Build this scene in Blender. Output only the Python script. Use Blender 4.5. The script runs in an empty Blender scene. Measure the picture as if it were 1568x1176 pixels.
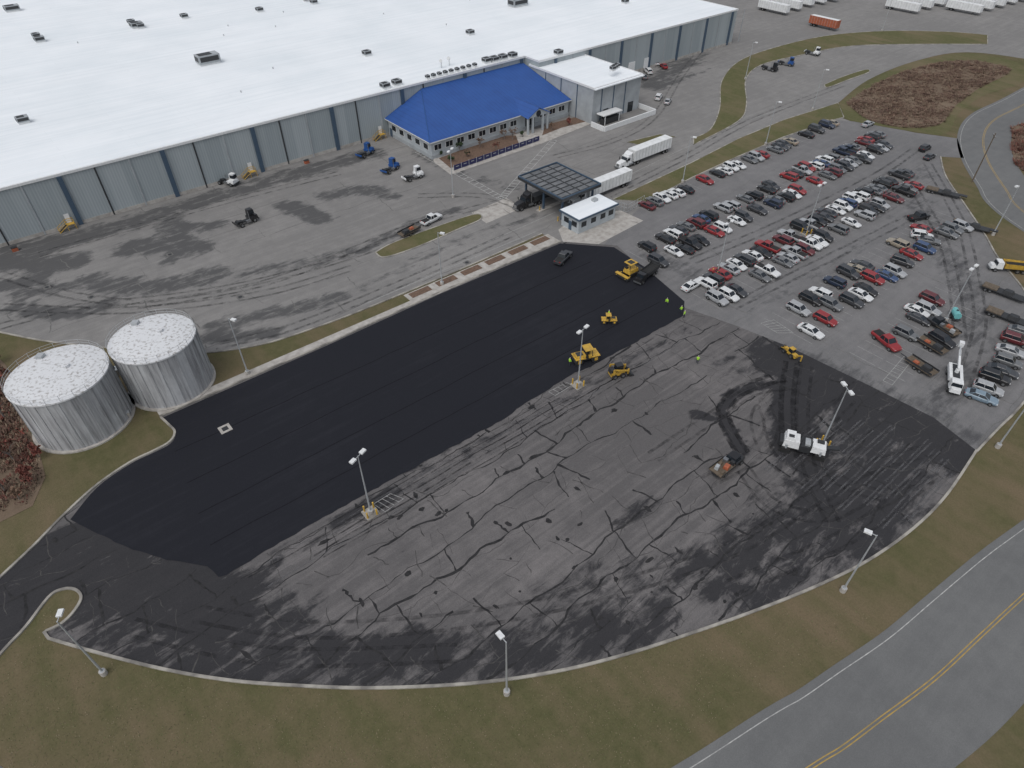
import bpy,bmesh,math,random
import numpy as np
from mathutils import Vector, Matrix
random.seed(11)
sin,cos,pi,rad=math.sin,math.cos,math.pi,math.radians
TH=rad(39.5); CT,ST=cos(TH),sin(TH)
PIT=rad(42); H=75.0; F=1019.0
# site frame: a = along the warehouse front, b = towards the warehouse. survey readings -> metres on the ground
def site(u,v,z=0.0):
    dx=(u-784)/F; dy=(v-588)/F
    s=(H-z)/(sin(PIT)+dy*cos(PIT))
    x=dx*s; y=(cos(PIT)-dy*sin(PIT))*s
    return (x*CT+y*ST,-x*ST+y*CT)
def S(pts,z=0): return [site(u,v,z) for u,v in pts]
def W(a,b): return (a*CT-b*ST,a*ST+b*CT)
def smooth(p,n=5):
    out=[]
    q=[p[0]]+list(p)+[p[-1]]
    for i in range(1,len(q)-2):
        p0,p1,p2,p3=[np.array(q[j],float) for j in (i-1,i,i+1,i+2)]
        for k in range(n):
            t=k/n
            out.append(tuple(0.5*((2*p1)+(-p0+p2)*t+(2*p0-5*p1+4*p2-p3)*t*t+(-p0+3*p1-3*p2+p3)*t**3)))
    out.append(tuple(p[-1])); return out
def inside(p,poly):
    x,y=p; c=False; j=len(poly)-1
    for i in range(len(poly)):
        xi,yi=poly[i]; xj,yj=poly[j]
        if (yi>y)!=(yj>y) and x<(xj-xi)*(y-yi)/(yj-yi)+xi: c=not c
        j=i
    return c
# ---------------- materials
def newmat(name):
    m=bpy.data.materials.new(name); m.use_nodes=True
    nt=m.node_tree; b=nt.nodes['Principled BSDF']
    return m,nt,b
def N(nt,t,**k):
    n=nt.nodes.new(t)
    for a,v in k.items(): setattr(n,a,v)
    return n
def noise(nt,vec,scale,detail=4,rough=.55,dist=0):
    n=N(nt,'ShaderNodeTexNoise'); n.inputs['Scale'].default_value=scale; n.inputs['Detail'].default_value=detail
    n.inputs['Roughness'].default_value=rough; n.inputs['Distortion'].default_value=dist
    nt.links.new(vec,n.inputs['Vector']); return n.outputs['Fac']
def coords(nt,scale=(1,1,1),rz=0):
    t=N(nt,'ShaderNodeTexCoord'); m=N(nt,'ShaderNodeMapping'); m.inputs['Scale'].default_value=scale; m.inputs['Rotation'].default_value=(0,0,rz)
    nt.links.new(t.outputs['Object'],m.inputs['Vector']); return m.outputs['Vector']
def mrange(nt,val,a,b,c=0,d=1):
    m=N(nt,'ShaderNodeMapRange'); m.inputs[1].default_value=a; m.inputs[2].default_value=b; m.inputs[3].default_value=c; m.inputs[4].default_value=d
    nt.links.new(val,m.inputs[0]); return m.outputs[0]
def mth(nt,op,x,y=None):
    m=N(nt,'ShaderNodeMath',operation=op)
    for i,q in enumerate((x,y)):
        if q is None: continue
        if isinstance(q,(int,float)): m.inputs[i].default_value=q
        else: nt.links.new(q,m.inputs[i])
    return m.outputs[0]
def mix(nt,fac,c1,c2):
    m=N(nt,'ShaderNodeMix',data_type='RGBA')
    for i,q in ((0,fac),(6,c1),(7,c2)):
        if isinstance(q,tuple): m.inputs[i].default_value=(*q[:3],1)
        elif isinstance(q,(int,float)): m.inputs[i].default_value=q
        else: nt.links.new(q,m.inputs[i])
    return m.outputs[2]
def bump(nt,b,h,strength=.3,dist=.05):
    n=N(nt,'ShaderNodeBump'); n.inputs['Strength'].default_value=strength; n.inputs['Distance'].default_value=dist
    nt.links.new(h,n.inputs['Height']); nt.links.new(n.outputs[0],b.inputs['Normal'])
def pm(name,c1,c2=None,scale=2,rough=.7,metal=0,bmp=0,sc=(1,1,1),lo=.35,hi=.65,spec=.5):
    m,nt,b=newmat(name); b.inputs['Roughness'].default_value=rough; b.inputs['Metallic'].default_value=metal
    b.inputs['Specular IOR Level'].default_value=spec
    if c2 is None: c2=tuple(x*.8 for x in c1)
    v=coords(nt,sc); n=noise(nt,v,scale)
    nt.links.new(mix(nt,mrange(nt,n,lo,hi),c1,c2),b.inputs['Base Color'])
    if bmp: bump(nt,b,n,bmp)
    return m
def asphalt(name,c1,c2,dark,streak=.5,wear=True,rough=.9,fine=.2,thr=(.45,.75),bias=0.0,amp=1.9,spec=.2,slab=0,rng=(.40,.66)):
    m,nt,b=newmat(name); b.inputs['Roughness'].default_value=rough; b.inputs['Specular IOR Level'].default_value=spec
    v=coords(nt); vs=coords(nt,(.035,.9,1)); vs2=coords(nt,(.16,.6,1),.2)
    big=noise(nt,v,.035,5); med=noise(nt,v,.35,6,.65); st=noise(nt,vs,1,5,.6,.4); st2=noise(nt,vs2,1,6,.7,.5); fn=noise(nt,v,9,3,.7)
    f=mth(nt,'ADD',mth(nt,'MULTIPLY',big,.45),mth(nt,'ADD',mth(nt,'MULTIPLY',st,streak),mth(nt,'MULTIPLY',med,.55-streak*.4)))
    col=mix(nt,mrange(nt,f,*rng),c1,c2)
    if slab:
        br_=N(nt,'ShaderNodeTexBrick'); br_.inputs['Scale'].default_value=1; br_.inputs['Mortar Size'].default_value=0; br_.inputs['Brick Width'].default_value=17; br_.inputs['Row Height'].default_value=4.3
        br_.inputs['Color1'].default_value=(0,0,0,1); br_.inputs['Color2'].default_value=(1,1,1,1)
        ad=N(nt,'ShaderNodeVectorMath',operation='ADD'); nv=N(nt,'ShaderNodeTexNoise'); nv.inputs['Scale'].default_value=.25; nt.links.new(v,nv.inputs['Vector'])
        sc_=N(nt,'ShaderNodeVectorMath',operation='SCALE'); sc_.inputs['Scale'].default_value=2.2; nt.links.new(nv.outputs['Color'],sc_.inputs[0]); nt.links.new(v,ad.inputs[0]); nt.links.new(sc_.outputs[0],ad.inputs[1]); nt.links.new(ad.outputs[0],br_.inputs['Vector'])
        col=mix(nt,mth(nt,'MULTIPLY',br_.outputs['Color'],slab),col,c2)
    g=mrange(nt,fn,.3,.7,1-fine,1+fine)
    if wear:
        at=N(nt,'ShaderNodeAttribute'); at.attribute_name='wear'
        w=mth(nt,'ADD',at.outputs['Fac'],mth(nt,'ADD',mth(nt,'MULTIPLY',mth(nt,'SUBTRACT',st2,.5),amp),mth(nt,'MULTIPLY',mth(nt,'SUBTRACT',med,.5),.9)))
        w=mth(nt,'ADD',w,bias)
        col=mix(nt,mrange(nt,w,thr[0],thr[1],0,.9),col,dark)
    mm=N(nt,'ShaderNodeMix',data_type='RGBA',blend_type='MULTIPLY'); mm.inputs[0].default_value=1
    cc=N(nt,'ShaderNodeCombineColor')
    for i in range(3): nt.links.new(g,cc.inputs[i])
    nt.links.new(col,mm.inputs[6]); nt.links.new(cc.outputs[0],mm.inputs[7])
    nt.links.new(mm.outputs[2],b.inputs['Base Color']); bump(nt,b,fn,.2,.02)
    return m
def grassm(name,g1,g2,br,amount=(.45,.6),dk=.35):
    m,nt,b=newmat(name); b.inputs['Roughness'].default_value=.95; b.inputs['Specular IOR Level'].default_value=.1
    v=coords(nt); n1=noise(nt,v,.06,5,.6); n2=noise(nt,v,.7,6,.7); n3=noise(nt,v,4,4,.75); vs=coords(nt,(.25,.04,1),.5); n4=noise(nt,vs,1,4)
    c=mix(nt,mrange(nt,n2,.35,.65),g1,g2)
    c=mix(nt,mrange(nt,mth(nt,'ADD',mth(nt,'MULTIPLY',n1,.6),mth(nt,'MULTIPLY',n4,.4)),*amount),c,br)
    c=mix(nt,mrange(nt,n3,.4,.8,0,dk),c,tuple(x*.4 for x in g1))
    nt.links.new(c,b.inputs['Base Color']); bump(nt,b,n3,.35,.1); return m
def plain(name,c,rough=.5,metal=0,spec=.5): return pm(name,c,tuple(x*.86 for x in c),3,rough,metal,spec=spec)

M={}
M['yard']=asphalt('yard_asphalt',(.255,.247,.237),(.185,.18,.174),(.075,.075,.076),.35,thr=(.42,.78),bias=.0,amp=1.7)
M['park']=asphalt('parking_asphalt',(.205,.2,.2),(.15,.148,.149),(.07,.07,.073),.3,thr=(.5,.95),bias=.05)
M['worn']=asphalt('worn_asphalt',(.215,.2,.196),(.105,.1,.1),(.027,.027,.03),.5,thr=(.42,.74),bias=.0,amp=2.0,slab=.35,rng=(.38,.68))
M['fresh']=asphalt('fresh_asphalt',(.0215,.0225,.0285),(.0135,.0145,.0195),(.02,.02,.02),.6,wear=False,rough=.8,fine=.18,spec=.2)
M['road']=asphalt('road_asphalt',(.165,.167,.165),(.13,.132,.132),(.07,.07,.07),.25,wear=False,fine=.12)
M['grass']=grassm('grass',(.088,.087,.041),(.118,.108,.056),(.16,.124,.078),(.42,.6))
M['grassg']=grassm('verge_grass',(.095,.1,.044),(.125,.118,.06),(.165,.135,.082),(.44,.64))
M['brown']=grassm('dry_ground',(.13,.095,.068),(.155,.115,.085),(.19,.145,.105),(.4,.6))
M['conc']=pm('concrete',(.43,.41,.38),(.3,.28,.255),.8,.85,bmp=.1)
M['curb']=pm('kerb_concrete',(.36,.34,.3),(.17,.16,.145),.35,.9,lo=.4,hi=.62)
M['crack']=pm('crack_sealant',(.017,.017,.018),(.034,.033,.034),1.5,.8,spec=.2)
M['hair']=pm('hairline_crack',(.045,.043,.043),(.08,.077,.075),1.5,.9,spec=.2)
M['crackf']=pm('old_crack',(.1,.097,.094),(.14,.137,.13),1.5,.9)
M['mark']=pm('worn_white_paint',(.33,.33,.32),(.21,.21,.205),1.8,.85)
M['markw']=pm('white_road_paint',(.46,.46,.44),(.26,.26,.255),1.5,.85)
M['yel']=pm('yellow_road_paint',(.44,.28,.06),(.28,.2,.07),1.0,.85)
M['white']=plain('white_paint',(.72,.73,.73),.45)
M['trailer']=pm('trailer_white',(.75,.76,.76),(.62,.63,.62),.8,.45)
M['black']=plain('black_rubber',(.018,.018,.018),.8)
M['dark']=plain('dark_steel',(.045,.047,.05),.55,.3)
M['glass']=plain('dark_glass',(.015,.02,.026),.12)
M['chrome']=plain('steel',(.35,.36,.37),.35,.8)
M['lamp']=plain('galvanised_steel',(.45,.47,.48),.5,.3)
M['redl']=plain('red_lens',(.35,.02,.02),.3)
M['yelp']=pm('machine_yellow',(.58,.36,.045),(.4,.25,.05),2,.55)
M['orange']=pm('rust_orange',(.4,.11,.05),(.28,.085,.045),1,.6)
M['blue']=plain('truck_blue',(.02,.08,.26),.4)
M['navy']=plain('navy_panel',(.02,.022,.09),.5)
M['green']=plain('hivis_green',(.4,.75,.05),.7)
M['teal']=plain('teal_plastic',(.16,.45,.45),.5)
M['skin']=plain('skin',(.45,.27,.2),.6)
M['jeans']=plain('dark_trousers',(.03,.035,.05),.9)
M['wood']=pm('weathered_wood',(.14,.11,.08),(.09,.07,.05),2,.9,sc=(1,1,.1))
M['bark']=pm('bark',(.2,.175,.16),(.12,.1,.09),3,.95)
M['mulch']=pm('mulch',(.16,.1,.07),(.1,.065,.045),2,.95,bmp=.3)
M['leafr']=pm('red_brown_leaves',(.2,.06,.045),(.12,.05,.038),.8,.9)
M['leafb']=pm('brown_leaves',(.19,.12,.08),(.12,.08,.055),.8,.9)
M['leafg']=pm('evergreen_leaves',(.045,.07,.03),(.03,.05,.02),.8,.9)
M['brush1']=pm('dry_brush',(.2,.13,.095),(.135,.088,.066),.3,.95)
M['brush2']=pm('dry_brush_dark',(.135,.078,.06),(.09,.055,.044),.3,.95)
M['brushg']=pm('dry_brush_pale',(.26,.2,.14),(.19,.14,.1),.3,.95)
M['canopy']=pm('canopy_panel',(.16,.165,.17),(.1,.105,.11),.6,.6)
def tankmat():
    m,nt,b=newmat('stained_tank_concrete'); b.inputs['Roughness'].default_value=.85
    v=coords(nt,(1,1,.06)); n=noise(nt,v,1.3,6,.7); n2=noise(nt,coords(nt),.5,5)
    c=mix(nt,mrange(nt,n,.42,.66),(.46,.47,.48),(.15,.15,.155)); c=mix(nt,mrange(nt,n2,.35,.7,0,.5),c,(.3,.3,.31))
    nt.links.new(c,b.inputs['Base Color']); return m
M['tank']=tankmat()
M['tankroof']=pm('tank_roof_membrane',(.62,.63,.64),(.34,.33,.32),2.2,.8,lo=.52,hi=.66)
def roofmat():
    m,nt,b=newmat('white_roof_membrane'); b.inputs['Roughness'].default_value=.7; b.inputs['Specular IOR Level'].default_value=.2
    v=coords(nt); n=noise(nt,v,.05,5,.6); n2=noise(nt,coords(nt,(.02,.6,1)),1,4)
    br=N(nt,'ShaderNodeTexBrick'); br.inputs['Scale'].default_value=1; br.inputs['Mortar Size'].default_value=.05
    br.inputs['Brick Width'].default_value=30; br.inputs['Row Height'].default_value=3.05
    br.inputs['Color1'].default_value=(0,0,0,1); br.inputs['Color2'].default_value=(.25,.25,.25,1); br.inputs['Mortar'].default_value=(1,1,1,1)
    nt.links.new(v,br.inputs['Vector'])
    c=mix(nt,mrange(nt,mth(nt,'ADD',mth(nt,'MULTIPLY',n,.6),mth(nt,'MULTIPLY',n2,.4)),.4,.65),(.80,.83,.85),(.70,.745,.77))
    c=mix(nt,mth(nt,'MULTIPLY',br.outputs['Color'],.2),c,(.45,.47,.48))
    nt.links.new(c,b.inputs['Base Color']); return m
M['roof']=roofmat()
def wallmat(name,c1,c2,w=3.8):
    m,nt,b=newmat(name); b.inputs['Roughness'].default_value=.6; b.inputs['Metallic'].default_value=.0
    t=N(nt,'ShaderNodeTexCoord'); sx=N(nt,'ShaderNodeSeparateXYZ'); nt.links.new(t.outputs['Object'],sx.inputs[0])
    s=mth(nt,'ADD',sx.outputs[0],sx.outputs[1])
    fl=mth(nt,'FLOOR',mth(nt,'DIVIDE',s,w)); wn=N(nt,'ShaderNodeTexWhiteNoise',noise_dimensions='1D'); nt.links.new(fl,wn.inputs['W'])
    rib=mth(nt,'PINGPONG',s,.3)
    streak=noise(nt,coords(nt,(1,1,.07)),.9,5,.7)
    f=mth(nt,'ADD',mth(nt,'MULTIPLY',wn.outputs[0],.45),mth(nt,'MULTIPLY',streak,.6))
    c=mix(nt,mrange(nt,f,.25,.75),c1,c2); c=mix(nt,mrange(nt,rib,0,.3,.22,0),c,(.1,.11,.12))
    nt.links.new(c,b.inputs['Base Color']); bump(nt,b,rib,.4,.1); return m
M['wall']=wallmat('ribbed_metal_wall',(.29,.33,.345),(.375,.415,.43))
M['wall2']=pm('panel_wall_grey',(.36,.385,.4),(.29,.31,.325),.4,.6)
M['pier']=plain('dark_blue_steel',(.055,.09,.135),.5)
M['offwall']=pm('office_wall',(.42,.455,.47),(.36,.39,.41),.5,.7)
def seam():
    m,nt,b=newmat('blue_standing_seam_roof'); b.inputs['Roughness'].default_value=.6
    t=N(nt,'ShaderNodeTexCoord'); sx=N(nt,'ShaderNodeSeparateXYZ'); nt.links.new(t.outputs['Object'],sx.inputs[0])
    r=mth(nt,'PINGPONG',sx.outputs[0],.6); n=noise(nt,coords(nt),.25,4)
    c=mix(nt,mrange(nt,n,.3,.7),(.018,.068,.25),(.022,.085,.30)); c=mix(nt,mrange(nt,r,.0,.12,.5,0),c,(.008,.035,.13))
    nt.links.new(c,b.inputs['Base Color']); return m
M['bluer']=seam()
# ---------------- mesh builder
class MB:
    def __init__(s): s.v=[];s.f=[];s.m=[];s.mats=[]
    def mi(s,mat):
        mat=M[mat] if isinstance(mat,str) else mat
        if mat not in s.mats: s.mats.append(mat)
        return s.mats.index(mat)
    def add(s,vs,fs,mat):
        o=len(s.v); s.v+= [tuple(v) for v in vs]; i=s.mi(mat)
        for f in fs: s.f.append(tuple(o+k for k in f)); s.m.append(i)
    def box(s,c,d,mat,rz=0,top=(1,1),ry=0,sh=0):
        vs=[]
        for z in (-1,1):
            tx,ty=top if z>0 else (1,1)
            for x,y in ((-1,-1),(1,-1),(1,1),(-1,1)):
                vs.append(Vector((x*d[0]/2*tx+(sh if z>0 else 0),y*d[1]/2*ty,z*d[2]/2)))
        R=Matrix.Rotation(rz,3,'Z')@Matrix.Rotation(ry,3,'Y'); c=Vector(c)
        s.add([R@v+c for v in vs],[(3,2,1,0),(4,5,6,7),(0,1,5,4),(1,2,6,5),(2,3,7,6),(3,0,4,7)],mat)
    def cyl(s,p0,p1,r0,mat,r1=None,n=12,caps=True):
        p0=Vector(p0);p1=Vector(p1); r1=r0 if r1 is None else r1
        q=(p1-p0).to_track_quat('Z','Y'); vs=[]
        for p,r in ((p0,r0),(p1,r1)):
            for k in range(n):
                t=2*pi*k/n; vs.append(p+q@Vector((cos(t)*r,sin(t)*r,0)))
        fs=[(k,(k+1)%n,n+(k+1)%n,n+k) for k in range(n)]
        if caps: fs+= [tuple(range(n-1,-1,-1)),tuple(range(n,2*n))]
        s.add(vs,fs,mat)
    def loft(s,rings,mat,caps=True):
        n=len(rings[0]); vs=[p for r in rings for p in r]; fs=[]
        for i in range(len(rings)-1):
            for k in range(n): fs.append((i*n+k,i*n+(k+1)%n,(i+1)*n+(k+1)%n,(i+1)*n+k))
        if caps: fs+=[tuple(range(n-1,-1,-1)),tuple(range((len(rings)-1)*n,len(rings)*n))]
        s.add(vs,fs,mat)
    def wheel(s,x,y,r=.34,w=.24):
        s.cyl((x,y-w/2,r),(x,y+w/2,r),r,'black',n=14); s.cyl((x,y-w/2-.01,r),(x,y+w/2+.01,r),r*.55,'chrome',n=10)
    def mesh(s,name,fix=True):
        me=bpy.data.meshes.new(name); me.from_pydata(s.v,[],s.f)
        for m in s.mats: me.materials.append(m)
        me.polygons.foreach_set('material_index',s.m)
        if fix:
            bm=bmesh.new(); bm.from_mesh(me); bmesh.ops.recalc_face_normals(bm,faces=bm.faces); bm.to_mesh(me); bm.free()
        me.update(); return me
    def obj(s,name,parent=None,loc=(0,0,0),rz=0,fix=True):
        return mkobj(name,s.mesh(name,fix),parent,loc,rz)
def mkobj(name,me,parent=None,loc=(0,0,0),rz=0):
    o=bpy.data.objects.new(name,me); bpy.context.collection.objects.link(o); o.location=loc; o.rotation_euler=(0,0,rz)
    if parent: o.parent=parent
    return o
def empty(name,loc=(0,0,0),rz=TH):
    e=bpy.data.objects.new(name,None); bpy.context.collection.objects.link(e); e.location=loc; e.rotation_euler=(0,0,rz); e.empty_display_size=.5; return e
def sheet(name,pts,z,mat,grid=None,strokes=None):
    bm=bmesh.new(); vs=[bm.verts.new((p[0],p[1],z)) for p in pts]; f=bm.faces.new(vs)
    f.normal_update()
    if f.normal.z<0: f.normal_flip()
    bmesh.ops.triangulate(bm,faces=bm.faces[:],ngon_method='EAR_CLIP')
    if grid:
        a0,a1,b0,b1,st=grid
        for ax,lo,hi in ((0,a0,a1),(1,b0,b1)):
            x=lo
            while x<hi:
                co=(x,0,0) if ax==0 else (0,x,0); no=(1,0,0) if ax==0 else (0,1,0)
                bmesh.ops.bisect_plane(bm,geom=bm.verts[:]+bm.edges[:]+bm.faces[:],plane_co=co,plane_no=no,dist=1e-4); x+=st
    me=bpy.data.meshes.new(name); bm.to_mesh(me); bm.free(); me.materials.append(M[mat])
    if strokes:
        n=len(me.vertices); co=np.empty(n*3); me.vertices.foreach_get('co',co); co=co.reshape(-1,3)[:,:2]
        val=np.zeros(n)
        for ps,w,stg in strokes:
            ps=np.array(smooth(S(ps),4)); d=np.full(n,1e9)
            for i in range(len(ps)-1):
                p,q=ps[i],ps[i+1]; e=q-p; L=max(e@e,1e-9); t=np.clip(((co-p)@e)/L,0,1); d=np.minimum(d,np.linalg.norm(co-(p+t[:,None]*e),axis=1))
            k=np.clip(1.35-d/w,0,1); val=np.maximum(val,stg*k*k*(3-2*k))
        at=me.attributes.new('wear','FLOAT','POINT'); at.data.foreach_set('value',val)
    return mkobj(name,me,rz=TH)
def offs(pts,d,closed=False):
    P=[np.array(p,float) for p in pts]; out=[]; n=len(P)
    for i in range(n):
        a=P[(i-1)%n] if (closed or i>0) else P[i]; c=P[(i+1)%n] if (closed or i<n-1) else P[i]
        t=c-a; t/=max(np.linalg.norm(t),1e-9); out.append(P[i]+d*np.array((-t[1],t[0])))
    return out
def ribbon(mb,pts,w,z0,z1,mat,closed=False):
    L=offs(pts,w/2,closed); R=offs(pts,-w/2,closed); n=len(pts); vs=[]
    for i in range(n):
        vs+= [(L[i][0],L[i][1],z0),(L[i][0],L[i][1],z1),(R[i][0],R[i][1],z1),(R[i][0],R[i][1],z0)]
    fs=[]
    for i in range(n if closed else n-1):
        j=(i+1)%n
        fs.append((4*i+1,4*j+1,4*j+2,4*i+2))
        if z1-z0>.03: fs+= [(4*i,4*j,4*j+1,4*i+1),(4*i+2,4*j+2,4*j+3,4*i+3)]
    if not closed and z1-z0>.03: fs+=[(0,1,2,3),(4*n-4,4*n-3,4*n-2,4*n-1)]
    mb.add(vs,fs,mat)
def flat(mb,pts,w,z,mat): ribbon(mb,pts,w,z,z,mat)
# ---------------- GROUND
g=MB(); g.add([(-2500,-2500,0),(2500,-2500,0),(2500,2500,0),(-2500,2500,0)],[(0,1,2,3)],'grass'); g.obj('ground',rz=TH,fix=False)
lc=smooth(S([(-150,1060),(-60,945),(0,885),(50,838),(100,787),(150,742),(200,708),(235,691),(260,677),(268,662),(258,650),(245,638)]))
straight=S([(500,527),(675,447),(858,370)])
arc=smooth(S([(1495,690),(1450,757),(1400,808),(1330,858),(1250,898),(1150,938),(1050,973),(960,1002),(870,1025),(776,1041),(680,1050),(560,1054),(450,1050),(350,1042),(250,1025),(150,1000),(75,978)]))
arc2=smooth(S([(68,968),(95,955),(115,935),(125,915),(115,903),(95,903),(75,915),(40,960),(0,1003),(-100,1120)]))
yard_strip=smooth(S([(-200,480),(-60,498),(0,509),(60,521),(130,530),(185,534),(240,538),(310,541),(400,528),(480,503),(560,473),(700,415),(830,358)]))
yardpoly=yard_strip+S([(858,372),(940,380),(1000,335),(1300,205),(1340,200),(1290,181),(1283,158)])+smooth(S([(1283,158),(1330,122),(1400,94),(1480,80),(1600,95),(1800,130)]))[1:]+[(420,40),(620,200),(620,500),(-260,500),(-260,130)]
yst=[([(0,400),(60,405),(110,400)],5,.95),([(30,450),(90,440)],3,.8),([(140,430),(230,440),(330,420)],4.5,.8),([(200,380),(270,370),(300,380)],5,.85),([(250,350),(340,345)],3,.75),([(440,315),(490,335)],4,.95),([(500,300),(560,290),(600,300)],4,.75),([(20,470),(90,480),(160,470)],3,.85),
 ([(0,385),(150,355),(300,310),(420,275),(570,235)],5,.8),([(360,420),(480,400),(560,380)],3,.65),([(560,380),(640,340),(700,320)],2.5,.7),([(330,500),(440,475),(520,455)],3,.75),([(640,235),(720,270),(800,290)],3,.6),([(480,255),(560,240)],4,.75),([(1000,130),(1040,100),(1060,90)],7,.85),([(0,440),(60,425)],3,.95),([(260,400),(280,350),(250,330)],3,.8),([(310,520),(420,510)],2.5,.85),([(830,330),(720,360),(560,440)],2.5,.5),([(60,380),(120,365)],4,.95)]
sheet('truck_yard_pavement',yardpoly,.02,'yard',(-110,190,85,172,2.0),yst)
pr=smooth(S([(1440,240),(1448,270),(1478,315),(1508,360),(1528,395),(1568,445),(1605,510),(1600,570),(1560,625),(1530,655),(1495,692)]))
ppoly=S([(925,374),(985,312),(1060,274),(1130,242),(1200,211),(1280,184),(1330,188),(1400,203),(1466,212),(1476,242)])+pr+S([(1210,560),(1045,500)])
pst=[([(1400,300),(1440,380),(1480,440),(1500,520)],5,.65),([(1340,330),(1420,260)],4,.5),([(1480,560),(1420,640)],4,.7),([(1150,470),(1240,430),(1330,370)],3,.45),([(1200,540),(1300,580),(1480,670)],4,.75),([(1000,390),(1060,420)],4,.7)]
sheet('parking_lot_pavement',ppoly,.03,'park',(85,215,-5,100,2.0),pst)
wornpoly=lc+straight+S([(945,376),(1045,470),(1130,500),(1210,532),(1330,590),(1430,640)])+arc+arc2
wst=[([(-60,1000),(20,930),(110,850),(210,880),(330,930)],8,1.0),([(140,880),(250,960),(400,985)],9,.75),([(200,975),(350,1010),(520,1015),(700,1005),(860,980),(1000,940)],4.5,.75),([(330,905),(560,785),(800,645),(1045,508)],2.2,.45),
 ([(1200,552),(1300,605),(1400,650),(1470,690)],8,1.0),([(1215,560),(1205,640),(1215,700)],3.2,1.15),([(1185,588),(1130,600),(1107,628),(1115,655),(1135,690)],1.3,1.1),([(1240,690),(1260,760),(1200,830),(1120,880)],8,.72),([(1330,640),(1350,720),(1300,800)],8,.9),([(1000,900),(1100,860),(1200,850)],5,.55),([(1250,570),(1235,640),(1250,700)],2.5,1.0),([(1230,700),(1270,800)],2.5,1.0),([(1420,700),(1340,780),(1240,850)],4,.65),
 ([(950,800),(1000,770)],2,.6),([(700,690),(640,720)],3,.55),([(1065,636),(1085,640)],1.3,1.2),([(380,950),(420,920)],4,.6),([(640,980),(600,1000),(500,990)],3,.9),([(520,800),(600,760)],2.5,.75),([(1120,560),(1200,500)],4,.45),([(840,920),(960,880),(1050,900)],4,.5)]
aa=[p[0] for p in wornpoly]; bb=[p[1] for p in wornpoly]
sheet('worn_lot_pavement',wornpoly,.04,'worn',(min(aa),max(aa),min(bb),max(bb),1.0),wst)
fcurb=smooth(S([(108,796),(150,746),(200,711),(235,694),(261,680),(270,663),(260,651),(247,641)]))
low=S([(1048,462),(1046,484),(905,562),(880,571),(800,621),(775,640),(560,757),(430,830),(347,881),(335,884),(318,868),(255,858),(195,838),(150,818)])
rag=[]
for i in range(len(low)-1):
    A,B=np.array(low[i]),np.array(low[i+1]); L=np.linalg.norm(B-A); m_=max(1,int(L/1.0)); nr=np.array((-(B-A)[1],(B-A)[0]))/L
    for j in range(m_): rag.append(tuple(A+(B-A)*j/m_+nr*random.uniform(-.13,.13)*(j>0)))
rag.append(low[-1])
fresh=fcurb+S([(500,530),(675,450),(858,373),(940,379),(985,408)])+rag
sheet('fresh_asphalt',fresh,.085,'fresh')
k=MB(); lapm=pm('lap_seam',(.0085,.0085,.011),(.0125,.0125,.016),1,.9,spec=.1)
for t in (.2,.4,.6,.8):
    p0=np.array(site(250+90*t,645+238*t)); p1=np.array(site(870+175*t,380+103*t))
    flat(k,[tuple(p0+(p1-p0)*j/30+np.array((0,random.uniform(-.1,.1)))) for j in range(31)],.14,.089,lapm)
k.obj('asphalt_lap_seams',rz=TH,fix=False)
cl=[site(1760,60),site(1640,120)]+S([(1568,160),(1522,184),(1506,210),(1512,245),(1540,290),(1568,325)])
def toab(x,y): return (x*CT+y*ST,-x*ST+y*CT)
cl+=[toab(124,115),toab(113,86),toab(92,62)]+S([(1568,912),(1500,975),(1430,1040),(1350,1100),(1290,1145),(1240,1176)])+[toab(15,16.5),toab(-5,9),toab(-60,-5),toab(-140,-20)]
cl=smooth(cl,8)
Lr=offs(cl,6.9); Rr=offs(cl,-6.6)
mb=MB(); vs=[(p[0],p[1],.03) for p in Lr]+[(p[0],p[1],.03) for p in Rr]; n=len(cl)
mb.add(vs,[(i,i+1,n+i+1,n+i) for i in range(n-1)],'road'); o=mb.obj('perimeter_road',rz=TH,fix=True)
mk=MB()
for d in (-.17,.17): flat(mk,offs(cl,d),.11,.036,'yel')
flat(mk,offs(cl,-5.7),.1,.036,'markw')
mk.obj('road_line_markings',rz=TH,fix=False)
kb=MB()
def island(name,pts,mat='grassg',z=.13):
    sheet(name,pts,z,mat); ribbon(kb,pts,.3,.0,z+.02,'curb',True)
i1=S([(938,306),(1000,277),(1060,249),(1130,213),(1200,184),(1283,158),(1292,180),(1280,183),(1200,210),(1130,240),(1060,272),(990,309)])
island('grass_verge',i1,'grassg')
i3=smooth(S([(1062,212),(1088,198),(1102,165),(1105,125),(1130,95),(1180,75),(1260,56),(1350,48),(1450,49),(1512,54)]))+smooth(S([(1512,68),(1400,68),(1300,71),(1220,86),(1165,100),(1142,122),(1143,160),(1130,186),(1062,222)]))
island('grass_verge',i3,'grassg')
island('grass_verge',smooth(S([(575,387),(600,373),(650,354),(725,329),(736,336),(700,352),(640,378),(590,394),(575,387)]))[:-1])
island('grass_verge',smooth(S([(1262,130),(1290,118),(1325,107),(1330,111),(1300,122),(1268,134),(1262,130)]))[:-1])
island('grass_verge',S([(960,218),(1010,206),(1035,210),(985,224)]))
i2=smooth(S([(1281,162),(1300,148),(1330,128),(1370,105),(1420,90),(1480,82),(1545,92),(1575,110),(1560,130),(1510,145),(1470,172),(1448,205),(1400,202),(1340,192),(1295,182),(1281,162)]))[:-1]
sheet('grass_slope',i2,.06,'grassg')
br=smooth(S([(1296,158),(1330,135),(1390,108),(1470,93),(1530,100),(1545,112),(1500,135),(1460,165),(1440,190),(1390,196),(1330,184),(1296,158)]))[:-1]
sheet('dry_ground',br,.1,'brown')
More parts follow.
